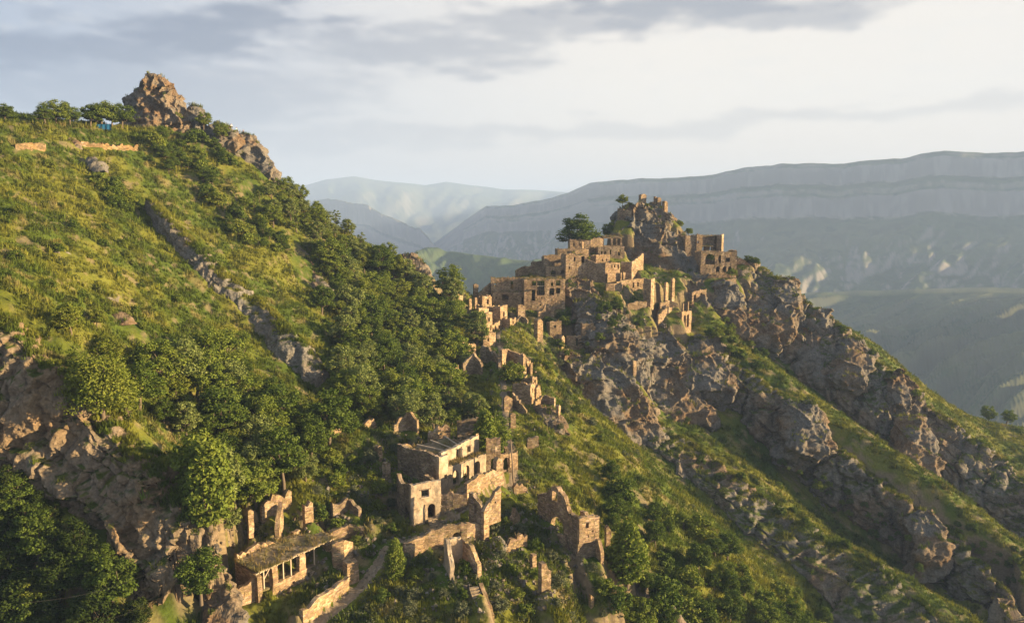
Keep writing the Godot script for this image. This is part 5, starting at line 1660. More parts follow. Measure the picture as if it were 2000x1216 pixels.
	pier("tiny wall stump on the grassy ledge above the terrace wall", [1214, 700, 194], 30, 0.9, 0.6, 2.0, far)
	# stumps on the summit
	pier("leftmost tower stump on top of the summit rock", [1252, 400, 247], 20, 2.0, 1.6, 3.6, dull)
	pier("slim tower stump in the middle of the summit rock", [1279, 404, 246.5], 20, 0.9, 0.9, 3.6, far)
	pier("square tower stump next to the slim one on the summit rock", [1284.5, 408, 246], 15, 1.3, 1.0, 3.8, dull)
	pier("rightmost tower stump on the summit rock, its right side sunlit", [1298, 416, 245.5], 40, 1.6, 1.2, 4.0, far)
	run_wall("low wall joining the tower stumps on the summit rock", [1262, 402, 246.8, 1280, 408, 246], [1.0, 0.8], [], dull)
	run_wall("small shaded wall with a sunlit end on the left side of the summit rock", [1206, 428, 243.5, 1220, 430, 242.5, 1233, 430, 242], [3.4, 3.2, 3.4], [], dull)


func on_ground(list: Array) -> Array:
	# survey points with the distance at which each sight line meets the ground
	var out := []
	for i in range(0, list.size(), 2):
		out.append_array([list[i], list[i + 1], depth_of(spot(list[i], list[i + 1]))])
	return out


func hilltop_walls() -> void:
	run_wall("short ochre dry stone terrace wall near the left edge of the hilltop", on_ground([30, 292, 60, 294, 90, 292]), [1.0, 1.5, 1.0], [], {"tone": Color(0.34, 0.25, 0.14), "rag": 0.3}, "retaining_wall")
	run_wall("long ochre earth and stone terrace wall under the rocky peak", on_ground([158, 284, 200, 292, 240, 294, 270, 292]), [0.7, 1.2, 1.3, 0.8], [], {"tone": Color(0.33, 0.24, 0.13), "rag": 0.6}, "retaining_wall")


func wooden_poles() -> void:
	# the old electric poles and their wires
	M.cable = StandardMaterial3D.new()
	M.cable.albedo_color = srgb(0.02, 0.02, 0.02)
	M.cable.roughness = 0.7
	var tops := PackedVector3Array()
	for q in [[1004, 952, 112, 7.4, "wooden electric pole beside the stony path, leaning slightly"], [818, 534, 196, 3.2, "thin wooden pole on the crest above the wood"]]:
		var h := thing("electric_pole", q[4], "pole", P(q[0], q[1], q[2]), 0.3)
		var st := SurfaceTool.new()
		st.begin(Mesh.PRIMITIVE_TRIANGLES)
		tube(st, PackedVector3Array([Vector3(0, -0.8, 0), Vector3(-0.25, q[3] * 0.5, 0), Vector3(-0.55, q[3], 0)]), 0.13, 0.09, 8)
		put("pole", st.commit(), M.timber, h)
		block(h, "crossarm", Vector3(-0.5, q[3] - 0.4, 0), Vector3(0.9, 0.1, 0.1), M.timber)
		tops.append(h.position + Vector3(-0.5, q[3] - 0.3, 0))
	var ends := [[tops[0], P(862, 905, 108), "long thin wire sagging from the electric pole to the big house"], [P(818, 992, 101), P(470, 1078, 86), "long thin wire sagging over the terraces left of the annex"], [P(340, 1095, 76), P(40, 1178, 66), "upper thin wire over the dark gully"], [P(345, 1130, 76), P(150, 1226, 62), "lower thin wire over the dark gully"]]
	for e in ends:
		var line := PackedVector3Array()
		for i in 13:
			var t := i / 12.0
			line.append((e[0] as Vector3).lerp(e[1], t) - Vector3.UP * sin(t * PI) * 0.9)
		var st := SurfaceTool.new()
		st.begin(Mesh.PRIMITIVE_TRIANGLES)
		tube(st, line, 0.01, 0.01, 4)
		tag(put("wire", st.commit(), M.cable), e[2], "wire")


# ---------------------------------------------------------------- plants
class Leaves:
	var v := PackedVector3Array()
	var n := PackedVector3Array()
	var c := PackedColorArray()
	var idx := PackedInt32Array()

	func leaf(p: Vector3, a: Vector3, b: Vector3, tone: Color) -> void:
		# a leaf or a spray of leaves: a bent diamond
		var k := v.size()
		var nn := a.cross(b).normalized()
		var bend := nn * a.length() * 0.25
		v.append(p - a)
		v.append(p - b + bend)
		v.append(p + a)
		v.append(p + b + bend)
		for i in 4:
			n.append(nn)
			c.append(tone)
		idx.append_array(PackedInt32Array([k, k + 2, k + 1, k, k + 3, k + 2]))

	func blade(p: Vector3, tip: Vector3, side: Vector3, tone: Color) -> void:
		var k := v.size()
		var nn := (tip - p).cross(side).normalized()
		var mid := p.lerp(tip, 0.55) + Vector3.UP * p.distance_to(tip) * 0.12
		v.append(p - side)
		v.append(p + side)
		v.append(mid + side * 0.8)
		v.append(mid - side * 0.8)
		v.append(tip)
		for i in 5:
			n.append(nn)
			c.append(tone)
		idx.append_array(PackedInt32Array([k, k + 1, k + 2, k, k + 2, k + 3, k + 3, k + 2, k + 4]))

	func mesh() -> ArrayMesh:
		var arr := []
		arr.resize(Mesh.ARRAY_MAX)
		arr[Mesh.ARRAY_VERTEX] = v
		arr[Mesh.ARRAY_NORMAL] = n
		arr[Mesh.ARRAY_COLOR] = c
		arr[Mesh.ARRAY_INDEX] = idx
		var m := ArrayMesh.new()
		m.add_surface_from_arrays(Mesh.PRIMITIVE_TRIANGLES, arr)
		return m


func any_dir() -> Vector3:
	var y := rng.randf_range(-1.0, 1.0)
	var a := rng.randf() * TAU
	var r := sqrt(1.0 - y * y)
	return Vector3(cos(a) * r, y, sin(a) * r)


func crown_mesh(clumps: Array, per: int, size: float, tones: Array) -> ArrayMesh:
	# leaf sprays gathered in clumps [centre, radius]: gaps between the clumps let the light through
	var l := Leaves.new()
	for cl in clumps:
		var tone: Color = (tones[0] as Color).lerp(tones[1], rng.randf())
		var n := int(per * (0.6 + 0.8 * rng.randf()))
		for i in n:
			var d := any_dir()
			if d.y < -0.3:
				d.y *= 0.4
			var p: Vector3 = cl[0] + d * cl[1] * pow(rng.randf(), 0.45) * Vector3(1.0, 0.8, 1.0)
			var face := (d + any_dir() * 0.9 + Vector3.UP * 0.25).normalized()
			var a := face.cross(any_dir()).normalized()
			var b := face.cross(a)
			var s := size * rng.randf_range(0.6, 1.3)
			l.leaf(p, a * s, b * s * 0.62, tone * rng.randf_range(0.78, 1.22))
	return l.mesh()


func tube(st: SurfaceTool, path: PackedVector3Array, r0: float, r1: float, sides := 6) -> void:
	# a tapering round limb
	for i in path.size() - 1:
		var d := (path[i + 1] - path[i]).normalized()
		var u := d.cross(Vector3(0.3, 0.1, 1.0)).normalized()
		var w := d.cross(u)
		var ra := lerpf(r0, r1, float(i) / (path.size() - 1))
		var rb := lerpf(r0, r1, float(i + 1) / (path.size() - 1))
		for k in sides:
			var a0 := TAU * k / sides
			var a1 := TAU * (k + 1) / sides
			var e0 := u * cos(a0) + w * sin(a0)
			var e1 := u * cos(a1) + w * sin(a1)
			for q in [[path[i] + e0 * ra, e0], [path[i + 1] + e1 * rb, e1], [path[i] + e1 * ra, e1], [path[i] + e0 * ra, e0], [path[i + 1] + e0 * rb, e0], [path[i + 1] + e1 * rb, e1]]:
				st.set_normal(q[1])
				st.add_vertex(q[0])


func make_tree(kind_name: String, category: String, tall: float, wide: float, n_clumps: int, per: int, leaf: float, tones: Array, shape: String) -> Node3D:
	# a model tree at the origin: trunk with limbs, crown of leaf clumps
	var root := Node3D.new()
	root.name = kind_name
	root.set_meta("kind_name", kind_name)
	root.set_meta("category", category)
	var clumps := []
	var st := SurfaceTool.new()
	st.begin(Mesh.PRIMITIVE_TRIANGLES)
	var stem_top := tall * (0.32 if shape == "round" else 0.7 if shape == "column" else 0.25)
	var lean := Vector3(rng.randf_range(-0.1, 0.1), 0.0, rng.randf_range(-0.1, 0.1)) * tall
	var fork := Vector3(0, stem_top, 0) + lean * 0.4
	tube(st, PackedVector3Array([Vector3(0, -0.6, 0), Vector3(0, stem_top * 0.5, 0) + lean * 0.12, fork]), tall * 0.035, tall * 0.022)
	for i in n_clumps:
		var c: Vector3
		var r: float
		if shape == "column":
			var t := (i + 0.5) / n_clumps
			var ring := wide * 0.5 * sin(PI * pow(t, 0.7) * 0.93 + 0.15)
			var a := i * 2.4
			c = Vector3(cos(a) * ring * 0.75, tall * (0.08 + 0.85 * t), sin(a) * ring * 0.75)
			r = wide * rng.randf_range(0.16, 0.25)
		elif shape == "bush":
			var d := any_dir()
			d.y = absf(d.y)
			c = d * pow(rng.randf(), 0.35) * Vector3(wide * 0.42, tall * 0.72, wide * 0.42) + Vector3.UP * tall * 0.12
			r = wide * rng.randf_range(0.12, 0.2)
		elif shape == "open":
			var d := any_dir()
			c = d * pow(rng.randf(), 0.3) * Vector3(wide * 0.46, tall * 0.38, wide * 0.46) + Vector3.UP * tall * 0.56 + lean
			r = wide * rng.randf_range(0.09, 0.15)
		else:
			var d := any_dir()
			if d.y < -0.55:
				d.y = -0.3
			var uneven := 0.82 + 0.36 * rng.randf()
			c = d * pow(rng.randf(), 0.22) * Vector3(wide * 0.42, tall * 0.42, wide * 0.42) * uneven + Vector3.UP * tall * 0.50 + lean
			r = wide * rng.randf_range(0.10, 0.19)
		clumps.append([c, r])
		if i % (3 if shape != "bush" else 6) == 0:
			var mid := fork.lerp(c, 0.5) + Vector3(rng.randf_range(-0.1, 0.1), -0.05, rng.randf_range(-0.1, 0.1)) * wide
			tube(st, PackedVector3Array([fork if shape != "column" else Vector3(0, minf(c.y, stem_top), 0), mid, c]), tall * 0.013, tall * 0.004, 4)
	var tr := MeshInstance3D.new()
	tr.name = "trunk"
	tr.mesh = st.commit()
	tr.material_override = M.bark
	root.add_child(tr)
	var cr := MeshInstance3D.new()
	cr.name = "crown"
	cr.mesh = crown_mesh(clumps, per, leaf, tones)
	cr.material_override = M.leaf
	root.add_child(cr)
	return root


func leaf_mat(tint: Color, glow: Color) -> StandardMaterial3D:
	var m := StandardMaterial3D.new()
	m.vertex_color_use_as_albedo = true
	m.albedo_color = tint
	m.roughness = 0.75
	m.metallic_specular = 0.2
	m.backlight_enabled = true
	m.backlight = glow
	m.cull_mode = BaseMaterial3D.CULL_DISABLED
	return m


var kinds := {}
var planted := []


func model_plants() -> void:
	M.leaf = leaf_mat(Color(1, 1, 1), Color(0.62, 0.7, 0.3))
	M.grass = leaf_mat(Color(1, 1, 1), Color(0.75, 0.75, 0.35))
	M.bark = StandardMaterial3D.new()
	M.bark.albedo_color = srgb(0.11, 0.085, 0.06)
	M.bark.roughness = 1.0
	var deep := [Color(0.052, 0.082, 0.014), Color(0.085, 0.118, 0.022)]
	var fresh := [Color(0.092, 0.128, 0.022), Color(0.145, 0.175, 0.03)]
	var bright := [Color(0.11, 0.14, 0.022), Color(0.155, 0.17, 0.03)]
	var pale := [Color(0.12, 0.15, 0.045), Color(0.175, 0.20, 0.065)]
	var grey := [Color(0.085, 0.098, 0.055), Color(0.125, 0.135, 0.08)]
	kinds.deep = [make_tree("leafy_tree", "tree", 6.0, 5.2, 78, 110, 0.13, deep, "round"), make_tree("leafy_tree", "tree", 6.0, 4.6, 72, 108, 0.13, deep, "round")]
	kinds.dark = [make_tree("leafy_tree", "tree", 6.0, 5.0, 74, 100, 0.13, [Color(0.024, 0.040, 0.009), Color(0.042, 0.062, 0.013)], "round"), make_tree("leafy_tree", "tree", 6.0, 4.4, 70, 95, 0.13, [Color(0.026, 0.040, 0.009), Color(0.046, 0.062, 0.013)], "round")]  # for the gully: its shade is put into these darkened leaf colours
	kinds.fresh = [make_tree("leafy_tree", "tree", 6.0, 5.0, 72, 108, 0.13, fresh, "round"), make_tree("leafy_tree", "tree", 6.0, 4.4, 66, 105, 0.13, fresh, "round"), make_tree("leafy_tree", "tree", 6.0, 5.6, 74, 95, 0.13, fresh, "open")]
	kinds.bright = [make_tree("leafy_tree", "tree", 6.0, 4.8, 64, 105, 0.13, bright, "round"), make_tree("leafy_tree", "tree", 6.0, 5.0, 64, 90, 0.13, bright, "open")]
	kinds.pale = [make_tree("leafy_tree", "tree", 6.0, 4.4, 70, 90, 0.13, pale, "open"), make_tree("leafy_tree", "tree", 6.0, 5.0, 60, 100, 0.13, pale, "round")]
	kinds.sapling = [make_tree("sapling", "tree", 6.0, 2.8, 30, 34, 0.15, fresh, "open")]
	kinds.column = [make_tree("bushy_tree", "tree", 6.0, 3.0, 64, 105, 0.13, fresh, "column")]
	kinds.bush = [make_tree("bush", "bush", 2.0, 2.6, 34, 52, 0.11, deep, "bush"), make_tree("bush", "bush", 2.0, 2.4, 30, 50, 0.11, fresh, "bush"), make_tree("bush", "bush", 2.0, 2.8, 34, 48, 0.11, bright, "bush")]
	kinds.bigbush = [make_tree("bushy_tree", "tree", 6.0, 7.0, 110, 100, 0.13, bright, "bush")]
	kinds.darkbush = [kinds.bush[0]]
	kinds.sage = [make_tree("sage_bush", "bush", 2.0, 2.6, 34, 50, 0.10, grey, "bush")]


func plant(kind: String, at: Vector3, tall: float, label: String, group := "", stretch := 1.0) -> void:
	var list: Array = kinds[kind]
	var src: Node3D = list[rng.randi() % list.size()]
	var full := 2.0 if kind in ["bush", "darkbush", "sage"] else 6.0
	var s := tall / full
	var f := rng.randf_range(0.9, 1.12) * stretch
	copy_of(src, at, rng.randf() * TAU, Vector3(s * f, s, s * f), label, group)
	planted.append(at)


func ledge_bushes() -> void:
	# bushes rooted in the crags
	for q in [[300, 196, 190, 1.6, "bush high on the left side of the pointed peak"], [322, 214, 189.5, 2.0, "larger bush in the middle of the pointed peak"], [296, 228, 189, 2.2, "bush low on the left side of the pointed peak"], [345, 232, 188.5, 2.2, "bush low on the right side of the pointed peak"], [1262, 470, 241, 2.0, "bush in a cleft of the village summit rock"], [1326, 440, 245, 2.4, "bush on the right shoulder of the village summit rock"], [1345, 455, 245, 2.6, "bush lower down the right shoulder of the village summit rock"], [1300, 500, 239, 2.0, "bush at the foot of the village summit rock"],
			[1462, 510, 236, 2.6, "bush on top of the right cliff beside the three-arched ruin"], [1478, 512, 235, 2.2, "second bush on the right cliff beside the three-arched ruin"], [1645, 648, 222, 2.8, "bush on the edge of the rightmost ridge against the valley"], [1705, 690, 216, 2.0, "small bush lower on the rightmost ridge edge"], [1790, 770, 208, 2.2, "bush on the rightmost ridge, nearest the meadow"], [1560, 590, 229, 1.8, "bush between boulders high on the rightmost ridge"], [1390, 505, 232, 2.4, "bush growing inside the big opening of the three-arched ruin"], [1430, 536, 229, 2.6, "bush under the arches of the three-arched ruin"]]:
		plant("bush", P(q[0], q[1], q[2]) - Vector3.UP * 0.4, q[3], q[4])


func grove(area: Array, count: int, gap: float, low: float, high: float, mix: Array, label: String, group: String) -> void:
	var poly := PackedVector2Array()
	var lo := Vector2(1e9, 1e9)
	var hi := -lo
	for i in range(0, area.size(), 2):
		var q := Vector2(area[i], area[i + 1])
		poly.append(q)
		lo = lo.min(q)
		hi = hi.max(q)
	var made := 0
	for attempt in count * 14:
		if made >= count:
			break
		var q := Vector2(rng.randf_range(lo.x, hi.x), rng.randf_range(lo.y, hi.y))
		if not Geometry2D.is_point_in_polygon(q, poly):
			continue
		var hides := false
		for f in [[300, 440], [345, 490], [400, 550], [450, 590], [514, 645], [542, 680], [572, 712], [602, 740], [630, 755]]:
			if absf(q.x - f[0]) < 34.0 and q.y > f[1] - 40.0 and q.y < f[1] + 85.0:
				hides = true
		var p := spot(q.x, q.y)
		if hides or marked(p.x, p.z):
			continue
		var ok := true
		for o in planted:
			if p.distance_squared_to(o) < gap * gap:
				ok = false
				break
		if not ok:
			continue
		var h := lerpf(low, high, pow(rng.randf(), 1.3))
		plant(mix[rng.randi() % mix.size()], p - Vector3.UP * 0.15, h, label, group)
		made += 1


func marked(x: float, z: float) -> bool:
	var i := int((x - GX0) / FINE + 0.5)
	var j := int((z - GZ0) / FINE + 0.5)
	return i < 0 or j < 0 or i >= fw or j >= fh or keep_clear[j * fw + i] > 0


func woods() -> void:
	# single trees first
	for t in [
		["leafy_tree", "deep", 8, 236, 3.6, "small dark tree on the hilltop at the far left edge"],
		["leafy_tree", "deep", 88, 243, 4.2, "leftmost tree of the left dark clump on the hilltop"],
		["leafy_tree", "fresh", 108, 243, 5.6, "tallest tree of the left dark clump on the hilltop"],
		["leafy_tree", "deep", 136, 245, 4.8, "right tree of the left dark clump on the hilltop"],
		["leafy_tree", "deep", 176, 247, 5.2, "leftmost tree of the dark clump beside the rocky peak"],
		["leafy_tree", "fresh", 198, 248, 6.4, "tallest tree of the dark clump beside the rocky peak"],
		["leafy_tree", "deep", 218, 249, 5.4, "low-crowned tree in the dark clump beside the rocky peak"],
		["leafy_tree", "deep", 238, 250, 6.0, "dark tree touching the left side of the rocky peak"],
		["leafy_tree", "fresh", 397, 250, 4.4, "lone round tree on the ridge just right of the rocky peak"],
		["leafy_tree", "fresh", 432, 272, 4.6, "second lone tree down the ridge right of the rocky peak"],
		["leafy_tree", "deep", 484, 284, 3.6, "small dark tree standing on the large brown rock face"],
		["sapling", "sapling", 656, 448, 6.0, "tall slim tree poking above the crest against the blue mountains"],
		["sapling", "sapling", 686, 474, 3.4, "shorter of the two saplings on the crest against the hazy valley"],
		["sapling", "sapling", 703, 482, 4.6, "taller of the two saplings on the crest against the hazy valley"],
		["leafy_tree", "deep", 1136, 478, 11.5, "big round tree beside the village summit rock"],
		["bush", "bush", 1216, 396, 3.4, "windblown thorn bush on top of the village summit rock"],
		["leafy_tree", "deep", 1188, 462, 6.4, "dark tree clinging to the left side of the village summit rock"],
		["bushy_tree", "column", 772, 1134, 5.6, "narrow bushy tree beside the path above the bottom house"],
		["leafy_tree", "deep", 1190, 946, 4.6, "round dark bush-like tree alone on the bright green slope"],
		["bushy_tree", "column", 1225, 1140, 9.2, "largest tree right of the tall ruined wall with one window"],
		["leafy_tree", "deep", 555, 960, 9.5, "broad tree with a rounded crown left of the big house ruin"],
		["bushy_tree", "column", 948, 905, 9.0, "tall slender tree behind the house with three arches"],
		["leafy_tree", "fresh", 968, 880, 6.0, "slim tree between the arched house and the stony path"],
		["bushy_tree", "column", 410, 1030, 10.5, "tall shaggy tree right of the tilted rock slab"],
		["bushy_tree", "bigbush", 200, 800, 7.4, "large bright bush-like tree above the tilted rock slab"],
		["leafy_tree", "fresh", 1932, 818, 6.4, "left of two trees on the meadow behind the last ridge"],
		["leafy_tree", "fresh", 1966, 824, 6.2, "right of two trees on the meadow behind the last ridge"],
		["bush", "darkbush", 1880, 808, 3.0, "low dark bush on the meadow edge left of the two trees"],
		["leafy_tree", "deep", 392, 1168, 6.0, "dark tree between the tilted slab and the gallery house"],
		["leafy_tree", "bright", 70, 1190, 4.4, "small bright sapling-like tree in the dark gully"],
		["leafy_tree", "fresh", 1102, 640, 3.8, "round tree among the ruins under the large village house"],
		["leafy_tree", "deep", 1205, 612, 5.0, "dark tree below the two-storey sunlit house of the upper village"],
		["bush", "darkbush", 1180, 608, 3.4, "dark bush left of the dark tree in the upper village"],
		["bush", "bush", 1000, 745, 4.6, "green bush inside the roofless ruin beside the path"]]:
		var at := spot(t[2], t[3])
		if t[2] in [1880, 1932, 1966]:
			at = P(t[2], t[3] + 6.0, 262)
		if t[2] == 1136:
			at = P(1136, 490, 234)
		if t[2] == 1216:
			at = P(1216, 397, 248)
		if t[2] == 1188:
			at = P(1190, 470, 243)
		if t[2] == 484:
			at = P(484, 288, 191)
		plant(t[1], at - Vector3.UP * 0.2, t[4], t[5], "", 1.2 if t[2] == 1136 else 1.3 if t[2] < 240 and t[3] < 252 else 1.0)
	grove([500, 365, 560, 365, 640, 425, 725, 495, 640, 520, 560, 470, 480, 420], 34, 3.0, 3.0, 6.0, ["fresh", "pale", "fresh", "sapling", "pale"], "leafy tree in the grove along the crest of the left hill", "trees along the left hill crest")
	grove([640, 490, 740, 505, 860, 565, 935, 645, 945, 690, 900, 740, 950, 830, 900, 850, 760, 840, 650, 800, 620, 740, 680, 650, 600, 600, 640, 560], 120, 2.5, 3.6, 9.0, ["fresh", "deep", "pale", "bright", "fresh", "pale"], "leafy tree in the dense wood above the lower village", "trees of the dense wood in the middle")
	grove([440, 700, 560, 690, 640, 760, 660, 850, 600, 940, 500, 1010, 440, 1080, 380, 1080, 375, 980, 430, 880, 340, 860, 270, 800, 300, 760], 62, 2.5, 3.6, 9.0, ["fresh", "deep", "bright", "pale", "fresh"], "leafy tree in the wood between the grass slope and the bottom house", "trees of the lower left wood")
	grove([100, 640, 230, 640, 310, 760, 240, 840, 150, 780], 10, 2.6, 2.6, 5.0, ["bright", "fresh"], "bright bushy tree on the grass above the tilted slab", "bushy trees above the tilted slab")
	grove([-60, 970, 60, 985, 150, 1070, 225, 1150, 285, 1240, 200, 1300, -60, 1300], 95, 1.9, 3.0, 6.5, ["dark", "dark", "dark", "deep"], "dark tree in the shaded gully under the tilted slab", "trees of the dark gully")  # most of these carry the gully shade in their leaf colour
	grove([1180, 960, 1270, 990, 1420, 1080, 1620, 1216, 1600, 1280, 1250, 1280, 1190, 1160], 56, 2.8, 2.6, 5.4, ["deep", "fresh", "deep", "bush"], "bushy tree on the slope at the bottom right of the ruins", "bushy trees on the lower right slope")
	grove([200, 345, 270, 400, 300, 440, 280, 440, 215, 400, 190, 360], 14, 1.6, 1.8, 3.4, ["darkbush", "bush"], "dark bush in the row above the narrow rock band", "bushes above the narrow rock band")
	grove([280, 285, 340, 270, 420, 270, 460, 330, 440, 380, 380, 350, 330, 350, 280, 320], 26, 1.8, 2.0, 4.2, ["darkbush", "bush", "deep"], "bush among the rocks under the left peak", "bushes under the left peak")
	grove([400, 380, 500, 360, 560, 430, 560, 520, 480, 480, 430, 430], 22, 2.2, 2.0, 4.0, ["bush", "deep", "sapling"], "bush beside the pale rock on the upper left hillside", "bushes on the upper left hillside")
	grove([1378, 628, 1425, 628, 1500, 690, 1480, 720, 1410, 690, 1380, 668], 16, 1.7, 1.8, 3.4, ["darkbush", "bush"], "bush on the middle ridge below the house with two tall arches", "bushes on the middle ridge")
	grove([0, 270, 300, 420, 420, 560, 520, 700, 400, 720, 200, 640, 60, 560, 0, 560], 46, 4.0, 0.9, 2.0, ["bush", "bush", "darkbush"], "low bush on the open grass slope of the left hill", "low bushes on the left grass slope")
	grove([1040, 760, 1120, 740, 1260, 880, 1420, 1060, 1500, 1180, 1300, 1010, 1130, 940], 24, 3.0, 0.9, 2.2, ["bush", "sage", "bush"], "low bush on the bright slope right of the path", "low bushes on the bright slope")
	grove([760, 1090, 960, 1000, 1150, 1080, 1230, 1216, 700, 1216], 46, 2.0, 1.0, 2.2, ["sage", "sage", "bush"], "grey green bush among the rubble of the lower ruins", "grey green bushes in the lower ruins")
	grove([620, 900, 780, 880, 780, 1040, 660, 1080, 600, 1000], 30, 2.0, 1.0, 2.6, ["sage", "bush", "bush"], "bush on the overgrown terraces left of the big house ruin", "bushes left of the big house ruin")
	grove([1050, 620, 1290, 595, 1300, 610, 1240, 640, 1120, 720, 1060, 720], 30, 2.4, 1.2, 2.8, ["bush", "sage", "darkbush"], "bush on the terraces below the upper village houses", "bushes on the upper village terraces")
	grove([1040, 650, 1090, 720, 1180, 850, 1120, 830, 1040, 740], 24, 2.2, 1.0, 2.0, ["sage"], "grey green bush at the head of the shaded gully", "grey green bushes at the gully head")
	grove([1340, 900, 1480, 860, 1750, 1060, 1900, 1200, 1600, 1060], 30, 3.0, 1.0, 2.4, ["darkbush", "bush"], "small bush between the rock ridges on the right", "small bushes between the rock ridges")

	grove([1840, 1010, 1930, 1040, 2040, 1100, 2040, 1190, 1900, 1090], 22, 1.6, 1.0, 2.4, ["darkbush", "bush"], "dark bush in the hollow between the two longest rock ridges at the right edge", "bushes in the hollow at the right edge")
	grove([1560, 900, 1700, 990, 1800, 1060, 1760, 1070, 1600, 960], 14, 2.0, 0.8, 1.8, ["darkbush", "bush"], "low bush at the foot of the middle rock ridge", "bushes at the foot of the middle ridge")


func undergrowth() -> void:
	# grass and weeds that nobody could count, one object for each sort
	var l := Leaves.new()
	for i in 13:
		var a := rng.randf() * TAU
		var d := Vector3(cos(a), 0, sin(a))
		var root := d * rng.randf() * 0.3
		var tip := root + d * rng.randf_range(0.05, 0.4) + Vector3.UP * rng.randf_range(0.3, 0.75)
		l.blade(root, tip, d.cross(Vector3.UP) * rng.randf_range(0.02, 0.04), Color(1, 1, 1) * rng.randf_range(0.75, 1.2))
	var tuft := l.mesh()
	l = Leaves.new()
	for i in 46:
		var d := any_dir()
		d.y = absf(d.y)
		var p := d * pow(rng.randf(), 0.4) * Vector3(0.5, 0.5, 0.5) + Vector3.UP * 0.05
		var face := (d + any_dir()).normalized()
		var a := face.cross(any_dir()).normalized()
		l.leaf(p, a * 0.1, face.cross(a) * 0.06, Color(1, 1, 1) * rng.randf_range(0.75, 1.25))
	var weed := l.mesh()
	var sets := {"grass": [tuft, [], []], "weeds": [weed, [], []]}
	var cam_margin := 1.12
	for i in 760000:
		var x := rng.randf_range(GX0, GX1)
		var z := rng.randf_range(GZ0 + 20.0, GZ1)
		var y := ht0(x, z)
		var d := depth_of(Vector3(x, y, z))
		if d < 58.0 or rng.randf() > pow(82.0 / maxf(d, 82.0), 1.3):
			continue
		var q := pixel_of(Vector3(x, y, z))
		if q.x < -110.0 or q.x > 2110.0 or q.y > 1300.0 or q.y < 200.0:
			continue
		var n := slope_at(x, z)
		y = ht(x, z)
		if n.dot(Vector3(-x, -y, -z).normalized()) < -0.12 or marked(x, z) or (worn(x, z) and rng.randf() < 0.85):
			continue
		var v := n_fine.get_noise_2d(x * 0.55 + 20.0, z * 0.55)
		if n.y < 0.5 and rng.randf() < 0.75:
			continue
		if rocky[int((z - GZ0) / FINE + 0.5) * fw + int((x - GX0) / FINE + 0.5)] and (n.y < 0.78 or rng.randf() < 0.4):
			continue
		var tone := grass_tone(x, z) * rng.randf_range(0.8, 1.3)
		var rich := ruin_green(q)
		if v + rich * 0.35 > 0.12 and rng.randf() < 0.42:
			var t := Color(0.05, 0.068, 0.016).lerp(Color(0.095, 0.108, 0.028), rng.randf())
			if rich > 0.5 and rng.randf() < 0.45:
				t = Color(0.10, 0.115, 0.07)
			sets.weeds[1].append(Transform3D(Basis.from_euler(Vector3(0, rng.randf() * TAU, 0)).scaled(Vector3.ONE * rng.randf_range(0.5, 1.25) * (1.0 + d * 0.0015)), Vector3(x, y - 0.05, z)))
			sets.weeds[2].append(t * rng.randf_range(0.8, 1.2))
		else:
			var s := rng.randf_range(0.55, 1.15) * (1.0 + maxf(v, -0.3) * 0.8) * (1.0 + d * 0.0015)
			sets.grass[1].append(Transform3D(Basis.from_euler(Vector3(0, rng.randf() * TAU, 0)).scaled(Vector3(s * 1.15, s, s * 1.15)), Vector3(x, y - 0.05, z)))
			sets.grass[2].append(tone)
	for g in grassy:
		var s := rng.randf_range(0.5, 1.1)
		sets.grass[1].append(Transform3D(Basis.from_euler(Vector3(0, rng.randf() * TAU, 0)).scaled(Vector3(s * 1.2, s, s * 1.2)), g))
		sets.grass[2].append(grass_tone(g.x, g.z) * rng.randf_range(0.85, 1.3))
	for g in grassy_dry:
		var s := rng.randf_range(0.4, 1.0)
		sets.grass[1].append(Transform3D(Basis.from_euler(Vector3(0, rng.randf() * TAU, 0)).scaled(Vector3(s * 1.1, s, s * 1.1)), g))
		sets.grass[2].append(Color(0.13, 0.12, 0.035).lerp(Color(0.26, 0.19, 0.085), rng.randf()))
	for key in sets:
		var mm := MultiMesh.new()
		mm.transform_format = MultiMesh.TRANSFORM_3D
		mm.use_colors = true
		mm.mesh = sets[key][0]
		mm.instance_count = sets[key][1].size()
		for i in mm.instance_count:
			mm.set_instance_transform(i, sets[key][1][i])
			mm.set_instance_color(i, sets[key][2][i])
		var o := MultiMeshInstance3D.new()
		o.name = key
		o.multimesh = mm
		o.material_override = M.grass
		add_child(o)
		o.set_meta("kind", "stuff")
		o.set_meta("label", "wild grass covering the hillsides" if key == "grass" else "low leafy weeds growing over the slopes and ruins")
		o.set_meta("category", "grass" if key == "grass" else "weeds")
		print(key, " ", mm.instance_count)


func ruin_green(q: Vector2) -> float:
	# lush growth round the ruins of the lower village
	return smoothstep(330.0, 130.0, (q - Vector2(860, 1080)).length() * 0.9)


